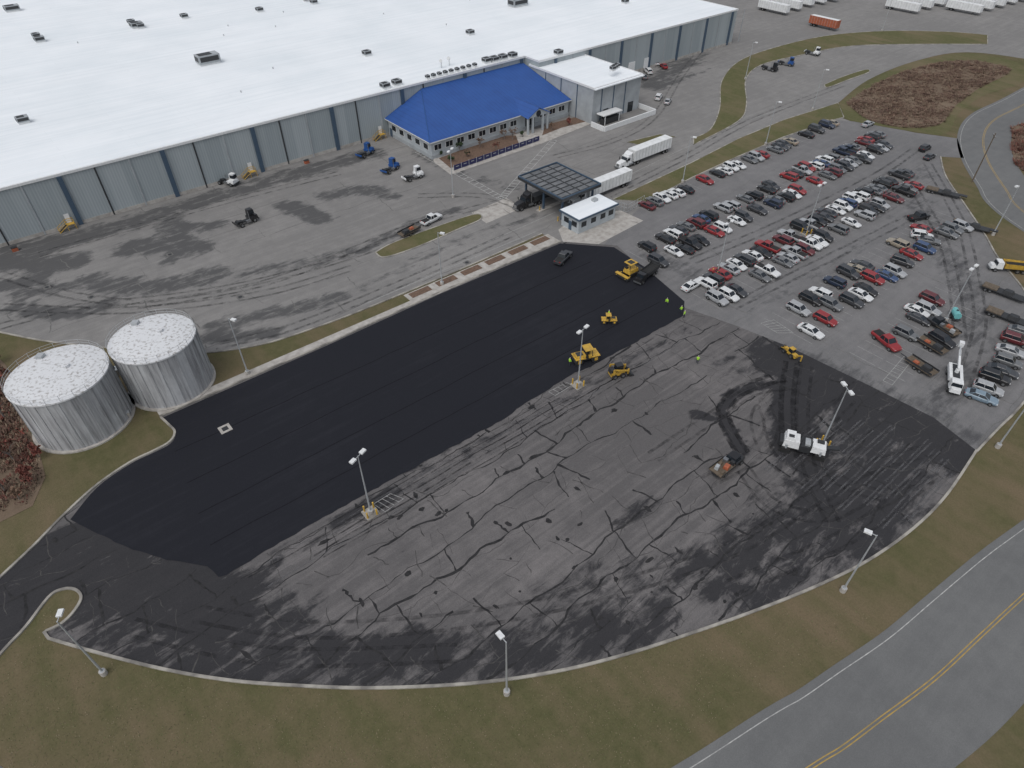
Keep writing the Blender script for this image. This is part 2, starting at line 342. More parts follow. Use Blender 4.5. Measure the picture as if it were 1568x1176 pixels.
ribbon(kb,lc+straight,.34,0,.2,'curb'); ribbon(kb,arc+arc2,.34,0,.2,'curb'); ribbon(kb,pr,.32,0,.18,'curb'); ribbon(kb,yard_strip,.3,0,.16,'curb')
kb.obj('kerbs',rz=TH)
p0=np.array(site(245,638)); p1=np.array(site(858,370)); e=(p1-p0); LL=np.linalg.norm(e); e/=LL; nn=np.array((-e[1],e[0]))
sw=MB(); ribbon(sw,[tuple(p0+nn*.95),tuple(p1+nn*.95)],1.5,0,.13,'conc')
ribbon(sw,[tuple(p0+e*LL*.56+nn*2.9),tuple(p1+nn*2.9)],2.5,0,.12,'conc')
sw.obj('sidewalk',rz=TH)
bd=MB(); x=LL*.57
while x<LL-5:
    q=p0+e*x+nn*3.0; ribbon(bd,[tuple(q),tuple(q+e*4.6)],1.7,.1,.17,'mulch'); x+=6.3
bd.obj('planting_beds',rz=TH)
sheet('concrete_apron',S([(855,352),(872,338),(950,322),(985,338),(905,380),(885,380),(862,370)]),.034,'conc')
sheet('concrete_apron',S([(722,326),(775,303),(800,318),(745,342)]),.026,'conc')
# ---------------- cracks
def crackrun(mb,pts,w,z,mat):
    if len(pts)<2: return
    vs=[];n=len(pts)
    P=[np.array(p) for p in pts]
    for i in range(n):
        t=P[min(i+1,n-1)]-P[max(i-1,0)]; t/=max(np.linalg.norm(t),1e-6); nrm=np.array((-t[1],t[0])); ww=w*random.uniform(.25,1.6)/2
        for sgn in (1,-1): q=P[i]+nrm*ww*sgn; vs.append((q[0],q[1],z))
    mb.add(vs,[(2*i,2*i+1,2*i+3,2*i+2) for i in range(n-1)],mat)
def blob(mb,p,r,z,mat,el=2.0):
    n=9; ang=random.choice((0,0,pi/2))+random.uniform(-.2,.2); vs=[]
    for i in range(n):
        t=2*pi*i/n; x=cos(t)*r*el*random.uniform(.5,1.2); y=sin(t)*r*random.uniform(.5,1.2)
        vs.append((p[0]+x*cos(ang)-y*sin(ang),p[1]+x*sin(ang)+y*cos(ang),z))
    mb.add(vs,[tuple(range(n))],mat)
def cracks(name,poly,excl,da,db,w,z,mat,pa=.85,pb=.8,step=1.2,blobs=0,wv=1.0,jit=0):
    mb=MB(); a0=min(p[0] for p in poly);a1=max(p[0] for p in poly);b0=min(p[1] for p in poly);b1=max(p[1] for p in poly)
    ok=lambda p: inside(p,poly) and not any(inside(p,x) for x in excl)
    ph=[random.uniform(0,6) for _ in range(200)]; jo=[random.uniform(-jit,jit) for _ in range(200)]
    def line(i,a): return b0+i*db+jo[i%200]+ wv*(.55*sin(a*.11+ph[i%200])+.3*sin(a*.37+ph[(i*7)%200])+.18*sin(a*.9+ph[(i*3)%200]))
    ni=int((b1-b0)/db)+2
    for i in range(0,ni):
        a=a0; run=[]; on=True; left=random.uniform(5,30); ww=w*random.uniform(.5,1.25)
        while a<a1:
            p=(a,line(i,a)+random.uniform(-.16,.16))
            if ok(p) and on:
                run.append(p)
                if random.random()<blobs: blob(mb,p,random.uniform(.15,.4),z+.008,mat)
            else:
                crackrun(mb,run,ww,z,mat); run=[]; ww=w*random.uniform(.4,1.3)
            a+=step; left-=step
            if left<0: on=random.random()<pa; left=random.uniform(4,24)
        crackrun(mb,run,w,z,mat)
        a=a0+random.uniform(0,da)
        while a<a1:
            if random.random()<pb:
                bs,be=line(i,a),line(i+1,a); run=[]; m=max(3,int(abs(be-bs)/.6)); dr=random.uniform(-1.8,1.8)
                wob=0; stop=random.choice((1,1,1,.6))
                for j in range(m+1):
                    t=j/m*stop; wob+=random.uniform(-.24,.24)
                    p=(a+dr*t+wob*(1-t*.3),bs+(be-bs)*t)
                    if ok(p): run.append(p)
                crackrun(mb,run,w*random.uniform(.5,1.7),z+.004,mat)
            a+=da*random.uniform(.45,1.6)
    if mb.v: mb.obj(name,rz=TH,fix=False)
inner=[tuple(p) for p in wornpoly]
cracks('pavement_cracks',inner,[fresh],9.0,4.3,.225,.046,'crack',.8,.78,blobs=.035,jit=.75,step=1.0)
cracks('pavement_cracks',inner,[fresh],3.8,2.7,.09,.043,'hair',.5,.5,step=.8,wv=1.8,jit=.8)
yp=S([(-60,480),(0,500),(185,530),(310,535),(480,500),(700,412),(850,345),(1000,260),(1000,200),(590,215),(400,265),(0,375),(-60,390)])
cracks('pavement_cracks',yp,[],16,7.5,.13,.024,'crackf',.7,.65,step=2,jit=1)
cracks('pavement_cracks',[tuple(p) for p in ppoly],[inner],14,6,.11,.034,'crackf',.7,.6,step=2,jit=1)
pt=MB()
for _ in range(55):
    u=random.uniform(450,1250); v=random.uniform(620,960); p=site(u,v)
    if inside(p,inner) and not inside(p,fresh): blob(pt,p,random.uniform(.15,.45),.06,'crack',random.uniform(1,2.6))
pt.obj('asphalt_patches',rz=TH,fix=False)
def tyremat(name,amt,c=(.03,.03,.032,1),lo=.4):
    m,nt,b=newmat(name); b.inputs['Base Color'].default_value=c; b.inputs['Roughness'].default_value=.95; b.inputs['Specular IOR Level'].default_value=.1
    nz=noise(nt,coords(nt),.6,5,.7); nt.links.new(mrange(nt,nz,lo,lo+.22,0,amt),b.inputs['Alpha']); return m
M['tyre']=tyremat('tyre_marks',.4); M['tyre2']=tyremat('dust_tracks',.6,(.024,.024,.026,1),.38); M['scrape']=tyremat('milled_grooves',.5,(.15,.15,.155,1),.38)
tm=MB()
def tyre(pts,z,w=.5,gap=2.0,mt='tyre'):
    q=smooth(S(pts),8)
    for d in (-gap/2,gap/2): flat(tm,offs(q,d),w,z,mt)
for pts in ([(0,500),(120,470),(260,455),(400,430),(560,385),(650,340)],[(200,470),(380,440),(500,400),(620,350),(760,310)],[(330,530),(450,500),(600,440),(780,360)],[(60,390),(200,350),(380,300),(520,265)],[(0,470),(200,475),(400,450),(540,410)],[(640,300),(740,300),(800,320)],[(0,420),(100,450),(200,465)],[(850,240),(940,215),(1000,180),(1040,120),(1070,80)],[(930,300),(1050,240),(1150,185),(1290,130)]): tyre(pts,.028,.6)
for pts in ([(300,940),(500,965),(800,935),(1100,850),(1250,760)],[(1000,700),(1090,640),(1150,600),(1210,590)],[(1260,760),(1320,720),(1420,690)],[(1120,900),(1300,820),(1420,730)],[(200,960),(420,1005),(700,1000)],[(1190,600),(1160,640),(1180,700),(1240,740)],[(1080,740),(1150,700),(1180,660),(1170,620)],[(1300,610),(1260,660),(1280,730),(1350,760)],[(1140,720),(1180,770),(1260,790),(1340,750)]): tyre(pts,.066,.5)
tyre([(1185,580),(1132,600),(1108,630),(1118,662),(1138,695)],.066,.8,1.7,'tyre2'); tyre([(1212,555),(1205,620),(1210,700)],.066,.9,1.9,'tyre2'); tyre([(1235,560),(1228,640),(1240,720),(1275,800)],.067,.6,1.8,'tyre')
for pts in ([(1420,250),(1470,340),(1490,420),(1500,500),(1470,600)],[(1400,290),(1440,360),(1460,430),(1470,520)],[(1060,400),(1200,340),(1340,270),(1400,230)],[(1120,470),(1230,415),(1330,365),(1400,330)]): tyre(pts,.038,.6)
for i in range(9):
    d=-.5-i*.55; A=np.array(site(360,880)); B=np.array(site(1040,492)); e2=(B-A)/np.linalg.norm(B-A); nr=np.array((-e2[1],e2[0])); t0=random.uniform(0,.15); t1=random.uniform(.6,1)
    pts=[tuple(A+(B-A)*(t0+(t1-t0)*j/24)+nr*(d+.12*sin(j*.8+i))) for j in range(25)]; flat(tm,pts,random.uniform(.12,.3),.07+.001*i,'scrape' if i%2 else 'tyre2')
for i in range(11):
    c=np.array(site(1245+i*17,598+i*8)); L=random.uniform(14,22); s0=random.uniform(-3,2)
    for j in range(2): flat(tm,[(c[0]-L+s0+q_*L/6,c[1]-5+random.uniform(-.06,.06)-j*.6) for q_ in range(7)],.25,.068+.001*(i%5),'scrape')
tm.obj('tyre_marks',rz=TH,fix=False)
# ---------------- markings
pk=MB()
rows=[(92.5,118,203,90),(79.6,101,201,90),(74.2,101,197,270),(62.6,99,186,90),(57.2,99,182,270),(45.9,103,170,90),(40.5,103,166,270),(30.2,106,140,90),(24.8,106,136,270)]
for b_,a0,a1,hd in rows:
    a=a0-1.35
    while a<a1:
        flat(pk,[(a,b_-2.4),(a,b_+2.4)],.09,.038,'mark'); a+=2.7
def hatch(pts,z=.05,n=8,w=.12):
    c=S(pts)
    for i in range(4): flat(pk,[c[i],c[(i+1)%4]],w,z,'mark')
    for i in range(1,n):
        t=i/n; A=np.array(c[0])*(1-t)+np.array(c[1])*t; B=np.array(c[3])*(1-t)+np.array(c[2])*t; flat(pk,[tuple(A),tuple(B)],w,z+.004,'mark')
hatch([(1352,583),(1385,545),(1398,550),(1366,590)],.05); hatch([(1165,495),(1190,510),(1215,510),(1185,490)],.05,5)
hatch([(572,772),(598,756),(618,764),(590,784)],.05,4,.09); hatch([(840,600),(868,586),(876,590),(850,606)],.05,4,.09)
def walk(pts,z=.03,w=1.8):
    q=smooth(S(pts),10)
    for d in (-w/2,w/2): flat(pk,offs(q,d),.12,z,'markw')
    L=offs(q,w/2);R=offs(q,-w/2)
    for i in range(0,len(q)): flat(pk,[tuple(L[i]),tuple(R[i])],.2,z+.004,'markw')
walk([(640,232),(700,265),(768,304)]); walk([(768,304),(800,268),(848,215)])
for pts in ([(690,395),(760,365),(850,325)],[(560,465),(700,405),(820,355)],[(930,285),(1000,250),(1130,190),(1250,150)]): flat(pk,smooth(S(pts),6),.15,.028,'mark')
pk.obj('pavement_markings',rz=TH,fix=False)
mh=MB(); c=site(345,657); mh.box((c[0],c[1],.09),(1.8,1.8,.03),'conc'); mh.box((c[0],c[1],.11),(.9,.9,.03),'dark'); mh.obj('storm_drain_cover',rz=TH)
for u,v in ((368,455),(260,390),(715,402),(72,440),(140,455)):
    mh=MB(); c=site(u,v); mh.box((c[0],c[1],.03),(1.3,1.3,.03),'crackf'); mh.cyl((c[0],c[1],.03),(c[0],c[1],.06),.4,'dark'); mh.obj('manhole_cover',rz=TH)
# ---------------- WAREHOUSE
wh=empty('warehouse')
fp=[(-200,169.6),(145,169.6),(145,163),(245,163),(245,470),(-200,470)]
w=MB()
for i in range(len(fp)):
    p,q=fp[i],fp[(i+1)%len(fp)]; w.add([(p[0],p[1],0),(q[0],q[1],0),(q[0],q[1],11.9),(p[0],p[1],11.9)],[(0,1,2,3)],'wall')
w.obj('walls',wh)
r=MB(); r.add([(p[0],p[1],12.0) for p in fp],[tuple(range(6))],'roof'); ribbon(r,fp,.6,11.6,12.15,'white',True); r.obj('roof',wh)
t=MB(); a=11.5-22*9
while a<145:
    if a>-200: t.box((a,169.6-.25,5.8),(1.0,.5,11.5),'pier')
    for dd in (7.3,14.6):
        if a+dd<145: t.box((a+dd,169.5,5.8),(.3,.2,11.5),'dark' if dd<10 else 'wall2')
    a+=22
a=152
while a<245: t.box((a,162.8,5.8),(.9,.4,11.5),'pier'); t.box((a+7.5,162.9,5.8),(.25,.14,11.5),'wall2'); a+=15
t.box((-27,169.5,.4),(345,.1,.8),'conc'); t.box((205,162.9,.4),(80,.1,.8),'conc')
for a in (172,180,188,196): t.box((a,162.85,2.2),(3.2,.2,3.2),'white')
t.obj('piers_and_trim',wh)
hv=MB()
def unit(u,v,L,Wd,h):
    c=site(u,v,12); hv.box((c[0],c[1],12.25),(L*.9,Wd*.9,.5),'white'); hv.box((c[0],c[1],12.5+h/2),(L,Wd,h),'wall2'); hv.box((c[0]-L*.1,c[1],12.52+h),(L*.6,Wd*.7,.12),'dark'); hv.box((c[0],c[1]-Wd/2-.03,12.5+h*.55),(L*.85,.06,h*.6),'dark'); hv.box((c[0]-L/2-.03,c[1],12.5+h*.55),(.06,Wd*.8,h*.6),'dark')
unit(320,97,6.5,3.8,2.2); unit(20,17,5,3,1.5); unit(793,9,7,4,2); unit(37,188,2.8,2.2,1.1); unit(62,64,3,2.4,1.2); unit(210,42,4,3,1.2)
for u,v in ((57,58),(202,37),(216,43),(283,28),(398,18),(470,2),(481,6),(562,85),(720,53),(957,5),(855,84),(590,135),(608,130),(757,94),(770,91),(785,88),(745,96)): unit(u,v,2.4,2.0,1.0)
for i in range(9): unit(655+i*9,121-i*2.3,1.2,1.0,.6)
for i in range(3): unit(944-i*3,104+i*2,1.6,1.3,.8)
for i in range(40):
    a=random.uniform(-60,235); b_=random.uniform(180,330); hv.cyl((a,b_,12),(a,b_,12.5),.18,'lamp',n=8)
for u,v in ((676,104),(688,100)):
    c=site(u,v,12); hv.cyl((c[0],c[1],12),(c[0],c[1],14.0),.1,'lamp',n=8); hv.cyl((c[0],c[1],13.8),(c[0]-.3,c[1]-.2,14.1),.4,'lamp',r1=.55,n=14)
hv.obj('rooftop_units',wh)
bl=empty('entrance_block_building')
w=MB(); w.box((154.6,152.6,4.95),(20.2,28.6,9.9),'wall2'); w.obj('walls',bl)
w=MB(); w.box((154.6,152.0,10.05),(20.6,29.4,.3),'roof'); ribbon(w,[(144.4,138.1),(164.8,138.1),(164.8,166.8),(144.4,166.8)],.35,9.9,10.45,'white',True)
w.obj('roof',bl)
w=MB()
for a in (148,153,158): w.box((a,138.25,5),(.3,.12,9.6),'pier')
for b_ in (145,152,159): w.box((164.75,b_,5),(.12,.5,9.6),'pier'); w.box((144.45,b_,5),(.12,.3,9.6),'pier')
w.box((150.2,138.22,2.2),(2,.12,2.2),'glass'); w.box((161,138.22,1.5),(2.2,.12,3),'glass')
w.obj('trim_and_doors',bl)
w=MB()
for c,d in (((154.5,131.8,.7),(22,.4,1.4)),((143.4,134.6,.7),(.4,5.2,1.4)),((165.6,136,.7),(.4,8,1.4)),((150,136.4,2.9),(8,3,.25)),((147,135.2,1.4),(.2,.2,2.8)),((153,135.2,1.4),(.2,.2,2.8))): w.box(c,d,'white')
w.box((150,136,.9),(7,1.5,1.6),'dark'); w.obj('dock_ramp',bl)
# ---------------- BLUE ROOF OFFICE
of=empty('office_building_with_blue_roof')
w=MB(); w.box((118.9,158.5,2.45),(50,21.4,4.9),'offwall'); w.box((118.9,158.4,.5),(50.16,21.7,1.0),'wall2'); w.obj('walls',of)
w=MB(); ez,rz_=4.95,10.3; A0,A1,B0,B1=93.0,144.2,146.8,169.5
v=[(A0,B0,ez),(A1,B0,ez),(A1,B1,rz_),(106,B1,rz_),(A0,B1,ez)]
w.add(v,[(0,1,2,3),(0,3,4)],'bluer'); w.add([(A0,B0,ez-.3),(A1,B0,ez-.3),(A1,B0,ez),(A0,B0,ez),(A0,B1,ez-.3),(A0,B1,ez)],[(0,1,2,3),(0,3,5,4)],'white')
w.add([(A1,B0,ez-.3),(A1,B1,ez-.3),(A1,B1,rz_),(A1,B0,ez)],[(0,1,2,3)],'offwall')
w.add([(A0,B0,ez-.3),(A1,B0,ez-.3),(A1,B1,ez-.3),(A0,B1,ez-.3)],[(0,1,2,3)],'white')
for p,q in (((A0,B0,ez),(106,B1,rz_)),((106,B1-.1,rz_),(A1,B1-.1,rz_))): w.cyl(p,q,.14,'blue',n=6)
pc,pw,pf=128.5,4.3,143.6; hz=7.0; back=B0+(hz-ez)/(rz_-ez)*(B1-B0)
def porch_slope(s_):
    a_e=pc+s_*pw
    w.add([(a_e,pf,4.75),(pc,pf,hz),(pc,back+.25,hz+.02),(a_e,B0+.1,4.99),(a_e,pf,4.6),(pc,pf,hz-.15)],[(0,1,2,3),(0,1,5,4)],'bluer')
porch_slope(-1); porch_slope(1)
w.add([(pc-pw+.3,pf+.35,4.6),(pc+pw-.3,pf+.35,4.6),(pc,pf+.35,hz-.25)],[(0,1,2)],'offwall'); w.obj('roof',of,fix=False)
w=MB()
for k_ in range(13):
    a=96+k_*3.75
    if abs(a-pc)<4.5: continue
    w.box((a,147.74,2.9),(2.5,.1,1.7),'white'); w.box((a,147.68,2.9),(2.2,.08,1.4),'glass'); w.box((a,147.63,2.9),(.08,.04,1.4),'white')
for k_ in range(5):
    b_=150.2+k_*4; w.box((93.86,b_,2.9),(.1,2.3,1.7),'white'); w.box((93.8,b_,2.9),(.08,2.0,1.4),'glass')
w.box((93.84,168,1.2),(.1,1.2,2.4),'pier'); w.obj('windows',of)
w=MB()
for dx in (-3.7,-1.9,1.9,3.7): w.box((pc+dx,pf+.6,2.3),(.5,.5,4.6),'offwall')
w.box((pc,147.65,1.7),(3.4,.2,3.4),'glass'); w.cyl((pc,pf+.3,5.3),(pc,pf+.345,5.3),.9,'glass',n=20); w.obj('entrance_porch',of)
sheet('planting_bed',S([(672,243),(690,258),(735,243),(795,222),(790,208),(765,208)]),.12,'mulch')
sheet('planting_bed',S([(830,208),(860,196),(900,186),(888,178),(835,192)]),.12,'mulch')
sheet('sidewalk',S([(664,248),(690,268),(830,220),(905,190),(885,180),(664,241)]),.09,'conc')
f=MB(); q0=np.array(site(695,262)); q1=np.array(site(826,216)); nseg=12
for i in range(nseg):
    A=q0+(q1-q0)*i/nseg; B=q0+(q1-q0)*(i+.96)/nseg; ang=math.atan2(B[1]-A[1],B[0]-A[0]); m_=(A+B)/2; L=np.linalg.norm(B-A)
    f.box((m_[0],m_[1],.85),(L,.08,1.3),'navy',rz=ang); f.box((A[0],A[1],.85),(.1,.14,1.6),'lamp',rz=ang); f.box((m_[0],m_[1],1.02),(L*.4,.1,.18),'lamp',rz=ang)
f.obj('banner_fence',rz=TH)
# ---------------- GATE CANOPY + GUARD HOUSE
cp=empty('gate_canopy')
w=MB(); w.box((103,107.5,5.5),(12.5,15.5,.6),'dark'); ribbon(w,[(96.9,99.9),(109.1,99.9),(109.1,115.1),(96.9,115.1)],.3,5.5,6.1,'pier',True)
for i in range(4):
    for j in range(8): w.box((98.6+i*2.95,101.2+j*1.82,5.87),(2.5,1.35,.1),'canopy')
w.obj('roof',cp)
w=MB()
for a in (98.2,107.8):
    for b_ in (101,107.4,113.8): w.box((a,b_,2.6),(.4,.4,5.2),'pier'); w.cyl((a-1.2,b_,0),(a-1.2,b_,1.1),.14,'yelp')
w.box((103,107.4,.1),(13,1.2,.2),'conc'); w.obj('columns',cp)
gh=empty('guard_house')
w=MB(); w.box((102.2,96.4,1.7),(11.6,5.6,3.4),'offwall'); w.obj('walls',gh)
w=MB(); w.box((102.2,96.4,3.6),(12.6,6.6,.35),'pier'); w.box((102.2,96.4,3.8),(12.2,6.2,.08),'roof'); w.box((105,97.5,4.15),(1.2,1,.6),'lamp'); w.obj('roof',gh)
w=MB()
for a in (98,101,104,106.6): w.box((a,93.57,2),(1.5,.06,1.2),'glass')
for b_ in (95,97.6): w.box((96.37,b_,2),(.06,1.5,1.2),'glass')
w.box((96.36,96.3,1.1),(.08,.9,2.2),'pier'); w.obj('windows_and_door',gh)
f=MB(); pts=S([(935,318),(960,326),(985,312)])
for i in range(len(pts)-1):
    A,B=np.array(pts[i]),np.array(pts[i+1]); nseg=5
    for j in range(nseg+1):
        c=A+(B-A)*j/nseg; f.cyl((c[0],c[1],0),(c[0],c[1],2.2),.05,'lamp',n=6)
    for z in (.3,1.2,2.1): f.cyl((A[0],A[1],z),(B[0],B[1],z),.03,'lamp',n=5)
f.obj('security_fence',rz=TH)
# ---------------- TANKS
def tank(u,v,r,h):
    c=site(u,v,h); e_=empty('water_tank',(*W(*c),0),0)
    w=MB(); n=64; w.cyl((0,0,0),(0,0,h),r,'tank',n=n,caps=False)
    for k_ in range(28):
        t_=2*pi*k_/28; w.box((cos(t_)*(r+.02),sin(t_)*(r+.02),h/2),(.1,.16,h-.1),'tank',rz=t_)
    w.cyl((0,0,0),(0,0,.25),r+.5,'conc',n=n); w.obj('shell',e_)
    w=MB(); rings=[]
    for rr,z in ((r+.12,h-.25),(r+.12,h),(r*.7,h+.35),(r*.35,h+.5),(.05,h+.55)): rings.append([(cos(2*pi*k_/n)*rr,sin(2*pi*k_/n)*rr,z) for k_ in range(n)])
    w.loft(rings,'tankroof'); w.cyl((1,1,h+.3),(1,1,h+.9),.5,'tankroof'); w.box((-r*.6,r*.5,h+.5),(1,1,.6),'lamp'); w.obj('roof',e_)
    w=MB()
    for k_ in range(24):
        t0=2*pi*k_/24;t1=2*pi*(k_+1)/24; R=r+.05
        w.cyl((cos(t0)*R,sin(t0)*R,h),(cos(t0)*R,sin(t0)*R,h+1.0),.03,'lamp',n=5)
        for z in (h+.5,h+1.0): w.cyl((cos(t0)*R,sin(t0)*R,z),(cos(t1)*R,sin(t1)*R,z),.022,'lamp',n=5)
    t_=-1.2+1.57
    for s_ in (-.25,.25): w.cyl((cos(t_)*(r+.2)-sin(t_)*s_,sin(t_)*(r+.2)+cos(t_)*s_,0),(cos(t_)*(r+.2)-sin(t_)*s_,sin(t_)*(r+.2)+cos(t_)*s_,h+1),.04,'lamp',n=6)
    w.obj('railing_and_ladder',e_)
tank(88,572,6.9,9.7); tank(233,517,6.4,9.7)
for u,v in ((192,640),(237,618),(175,575)):
    w=MB(); w.box((0,0,.6),(1.6,1.2,1.2),'conc'); w.box((0,0,1.25),(1.8,1.4,.12),'lamp'); w.cyl((.5,0,1.2),(.5,0,1.9),.12,'dark'); w.obj('pump_box',None,(*W(*site(u,v)),0),TH)
# ---------------- LAMPS
def lampmesh(double,h=11.8):
    w=MB(); w.cyl((0,0,0),(0,0,.75),.38,'conc',n=14); w.cyl((0,0,.75),(0,0,h),.13,'lamp',r1=.07,n=10)
    w.cyl((0,0,.75),(0,0,.8),.28,'lamp')
    for s_ in ((-1,1) if double else (1,)):
        w.cyl((0,0,h-.1),(s_*.7,0,h),.05,'lamp',n=6); w.box((s_*.95,0,h),(.85,.55,.24),'white'); w.box((s_*.95,0,h-.14),(.65,.4,.05),'glass')
    return w.mesh('street_lamp')
LM={0:lampmesh(0),1:lampmesh(1)}
for u,v,d,hd in ((568,786,1,20),(885,590,1,10),(1258,682,1,60),(776,1062,0,90),(1290,905,0,110),(160,1032,0,60),(380,573,0,-60),(677,436,0,-60),(1447,492,1,0),(1098,420,1,0),(1234,358,1,0),(1045,280,0,-60),(1172,222,0,-60),(1244,168,0,-60),(1141,122,0,-60),(1527,685,0,120),(1520,360,0,170),(1350,48,1,0),(694,302,1,30),(58,1215,0,80)):
    mkobj('street_lamp',LM[d],None,(*W(*site(u,v)),0),TH+rad(hd))
for u,v in ((568,786),(885,590),(1258,682),(1098,420),(1234,358)):
    w=MB()
    for k_ in range(4):
        t_=k_*pi/2+.6; w.cyl((cos(t_)*.95,sin(t_)*.95,0),(cos(t_)*.95,sin(t_)*.95,1.2),.13,'yelp',n=10)
        w.cyl((cos(t_)*.95,sin(t_)*.95,1.2),(cos(t_)*.95,sin(t_)*.95,1.27),.13,'yelp',r1=.04,n=10)
    w.box((0,0,.06),(2.0,2.0,.14),'curb'); w.obj('safety_bollards',None,(*W(*site(u,v)),.03),TH)
w=MB(); w.cyl((0,0,0),(0,0,12.5),.17,'wood',r1=.11); w.box((0,0,11.8),(2.2,.12,.12),'wood')
for x_ in (-1,-.5,.5,1): w.cyl((x_,0,11.86),(x_,0,12.1),.05,'lamp',n=6)
w.obj('utility_pole',None,(*W(*site(1488,279)),0),TH+.6)
# ---------------- VEHICLES
paint={}
for nme,c,wt in (('white',(.66,.67,.67),9),('silver',(.36,.37,.38),8),('grey',(.14,.145,.15),8),('black',(.016,.016,.018),8),('charcoal',(.045,.047,.052),6),('blue',(.035,.07,.16),2),('dark_blue',(.018,.03,.06),3),('red',(.27,.022,.025),3),('maroon',(.12,.018,.022),2),('pale_blue',(.2,.27,.33),1),('beige',(.3,.26,.2),1)):
    m,nt,b=newmat('car_paint_'+nme); v_=coords(nt); n_=noise(nt,v_,1.2,3)
    nt.links.new(mix(nt,mrange(nt,n_,.3,.7),c,tuple(x*.85 for x in c)),b.inputs['Base Color']); b.inputs['Roughness'].default_value=.4; b.inputs['Coat Weight'].default_value=.3; b.inputs['Coat Roughness'].default_value=.15
    paint[nme]=(m,wt)
M['pw']=paint['white'][0]; M['pb']=paint['black'][0]
def hullring(x,zb,zt,hw):
    return [(x,-hw*.86,zb),(x,-hw,zb+(zt-zb)*.4),(x,-hw*.98,zt-.12),(x,-hw*.86,zt),(x,hw*.86,zt),(x,hw*.98,zt-.12),(x,hw,zb+(zt-zb)*.4),(x,hw*.86,zb)]
def carmesh(kind):
    w=MB(); w.mi('pw')
    if kind=='sedan':
        st=[(-2.38,.42,.78,.7),(-2.25,.28,.95,.84),(-1.5,.22,1.0,.9),(0,.2,.97,.91),(1.0,.22,.95,.9),(1.9,.26,.84,.87),(2.3,.32,.7,.76),(2.4,.4,.6,.6)]
        gb=(-1.85,1.1,.98,.8); gt=(-1.05,.25,1.42,.6)
    elif kind=='suv':
        st=[(-2.3,.45,1.0,.78),(-2.2,.32,1.1,.88),(-1.5,.28,1.12,.94),(0,.26,1.1,.95),(1.0,.28,1.08,.94),(1.8,.3,1.0,.9),(2.2,.36,.85,.8),(2.32,.45,.72,.66)]
        gb=(-2.15,1.05,1.1,.84); gt=(-1.85,.35,1.7,.68)
    else:
        st=[(-2.8,.55,1.05,.9),(-2.7,.45,1.1,.94),(-1.0,.4,1.12,.96),(0,.38,1.12,.97),(1.2,.38,1.14,.97),(2.2,.4,1.08,.93),(2.7,.45,.95,.85),(2.8,.55,.8,.75)]
        gb=(-.85,1.35,1.12,.86); gt=(-.6,.65,1.82,.7)
    w.loft([hullring(*s_) for s_ in st],'pw')
    x0,x1,z0,h0=gb; X0,X1,z1,h1=gt
    w.add([(x0,-h0,z0-.03),(x1,-h0,z0-.03),(x1,h0,z0-.03),(x0,h0,z0-.03),(X0,-h1,z1-.03),(X1,-h1,z1-.03),(X1,h1,z1-.03),(X0,h1,z1-.03)],[(0,1,5,4),(1,2,6,5),(2,3,7,6),(3,0,4,7)],'glass')
    w.loft([[(X0-.06,-h1-.03,z1-.05),(X0-.06,h1+.03,z1-.05),(X1+.06,h1+.03,z1-.05),(X1+.06,-h1-.03,z1-.05)],[(X0+.05,-h1+.06,z1+.04),(X0+.05,h1-.06,z1+.04),(X1-.08,h1-.06,z1+.02),(X1-.08,-h1+.06,z1+.02)]],'pw')
    for sgn in (-1,1):
        for xa,Xa in ((x0,X0),(x1,X1),((x0+x1)/2-.1,(X0+X1)/2-.05)): w.cyl((xa,sgn*(h0+.0),z0-.02),(Xa,sgn*(h1+.01),z1),.05,'pw',n=5)
    if kind=='pickup':
        w.box((-1.8,0,1.13),(1.75,1.5,.02),'black')
    wb=1.42 if kind!='pickup' else 1.75
    hw=st[3][3]
    for x in (-wb,wb):
        for y in (-hw+.1,hw-.1): w.wheel(x,y,.34 if kind=='sedan' else .39)
    xf,xr=st[-1][0]-.12,st[0][0]+.07
    for y in (-.6,.6):
        w.box((xf-.02,y,st[-1][2]+.02),(.2,.34,.13),'white'); w.box((xr,y,st[0][2]+.0),(.14,.3,.16),'redl')
        w.box((x1-.25,y*1.62*hw/.95,z0+.06),(.16,.16,.12),'pw')
    w.box((xf+.02,0,.5),(.1,.9,.18),'black')
    return w.mesh('parked_'+kind)
CM={k_:carmesh(k_) for k_ in ('sedan','suv','pickup')}
pn=[k_ for k_,(m_,wt) in paint.items() for _ in range(wt)]
placed=[]
def car(a,b,hd,kind=None,col=None):
    kind=kind or random.choices(('sedan','suv','pickup'),(6,5,1.3))[0]; col=col or random.choice(pn)
    o=mkobj('pickup_truck' if kind=='pickup' else 'parked_car',CM[kind],None,(*W(a,b),.04),TH+rad(hd)); placed.append((a,b))
    o.material_slots[0].link='OBJECT'; o.material_slots[0].material=paint[col][0]
    s_=random.uniform(.95,1.05); o.scale=(s_,s_*random.uniform(.97,1.02),s_*random.uniform(.95,1.04)); return o
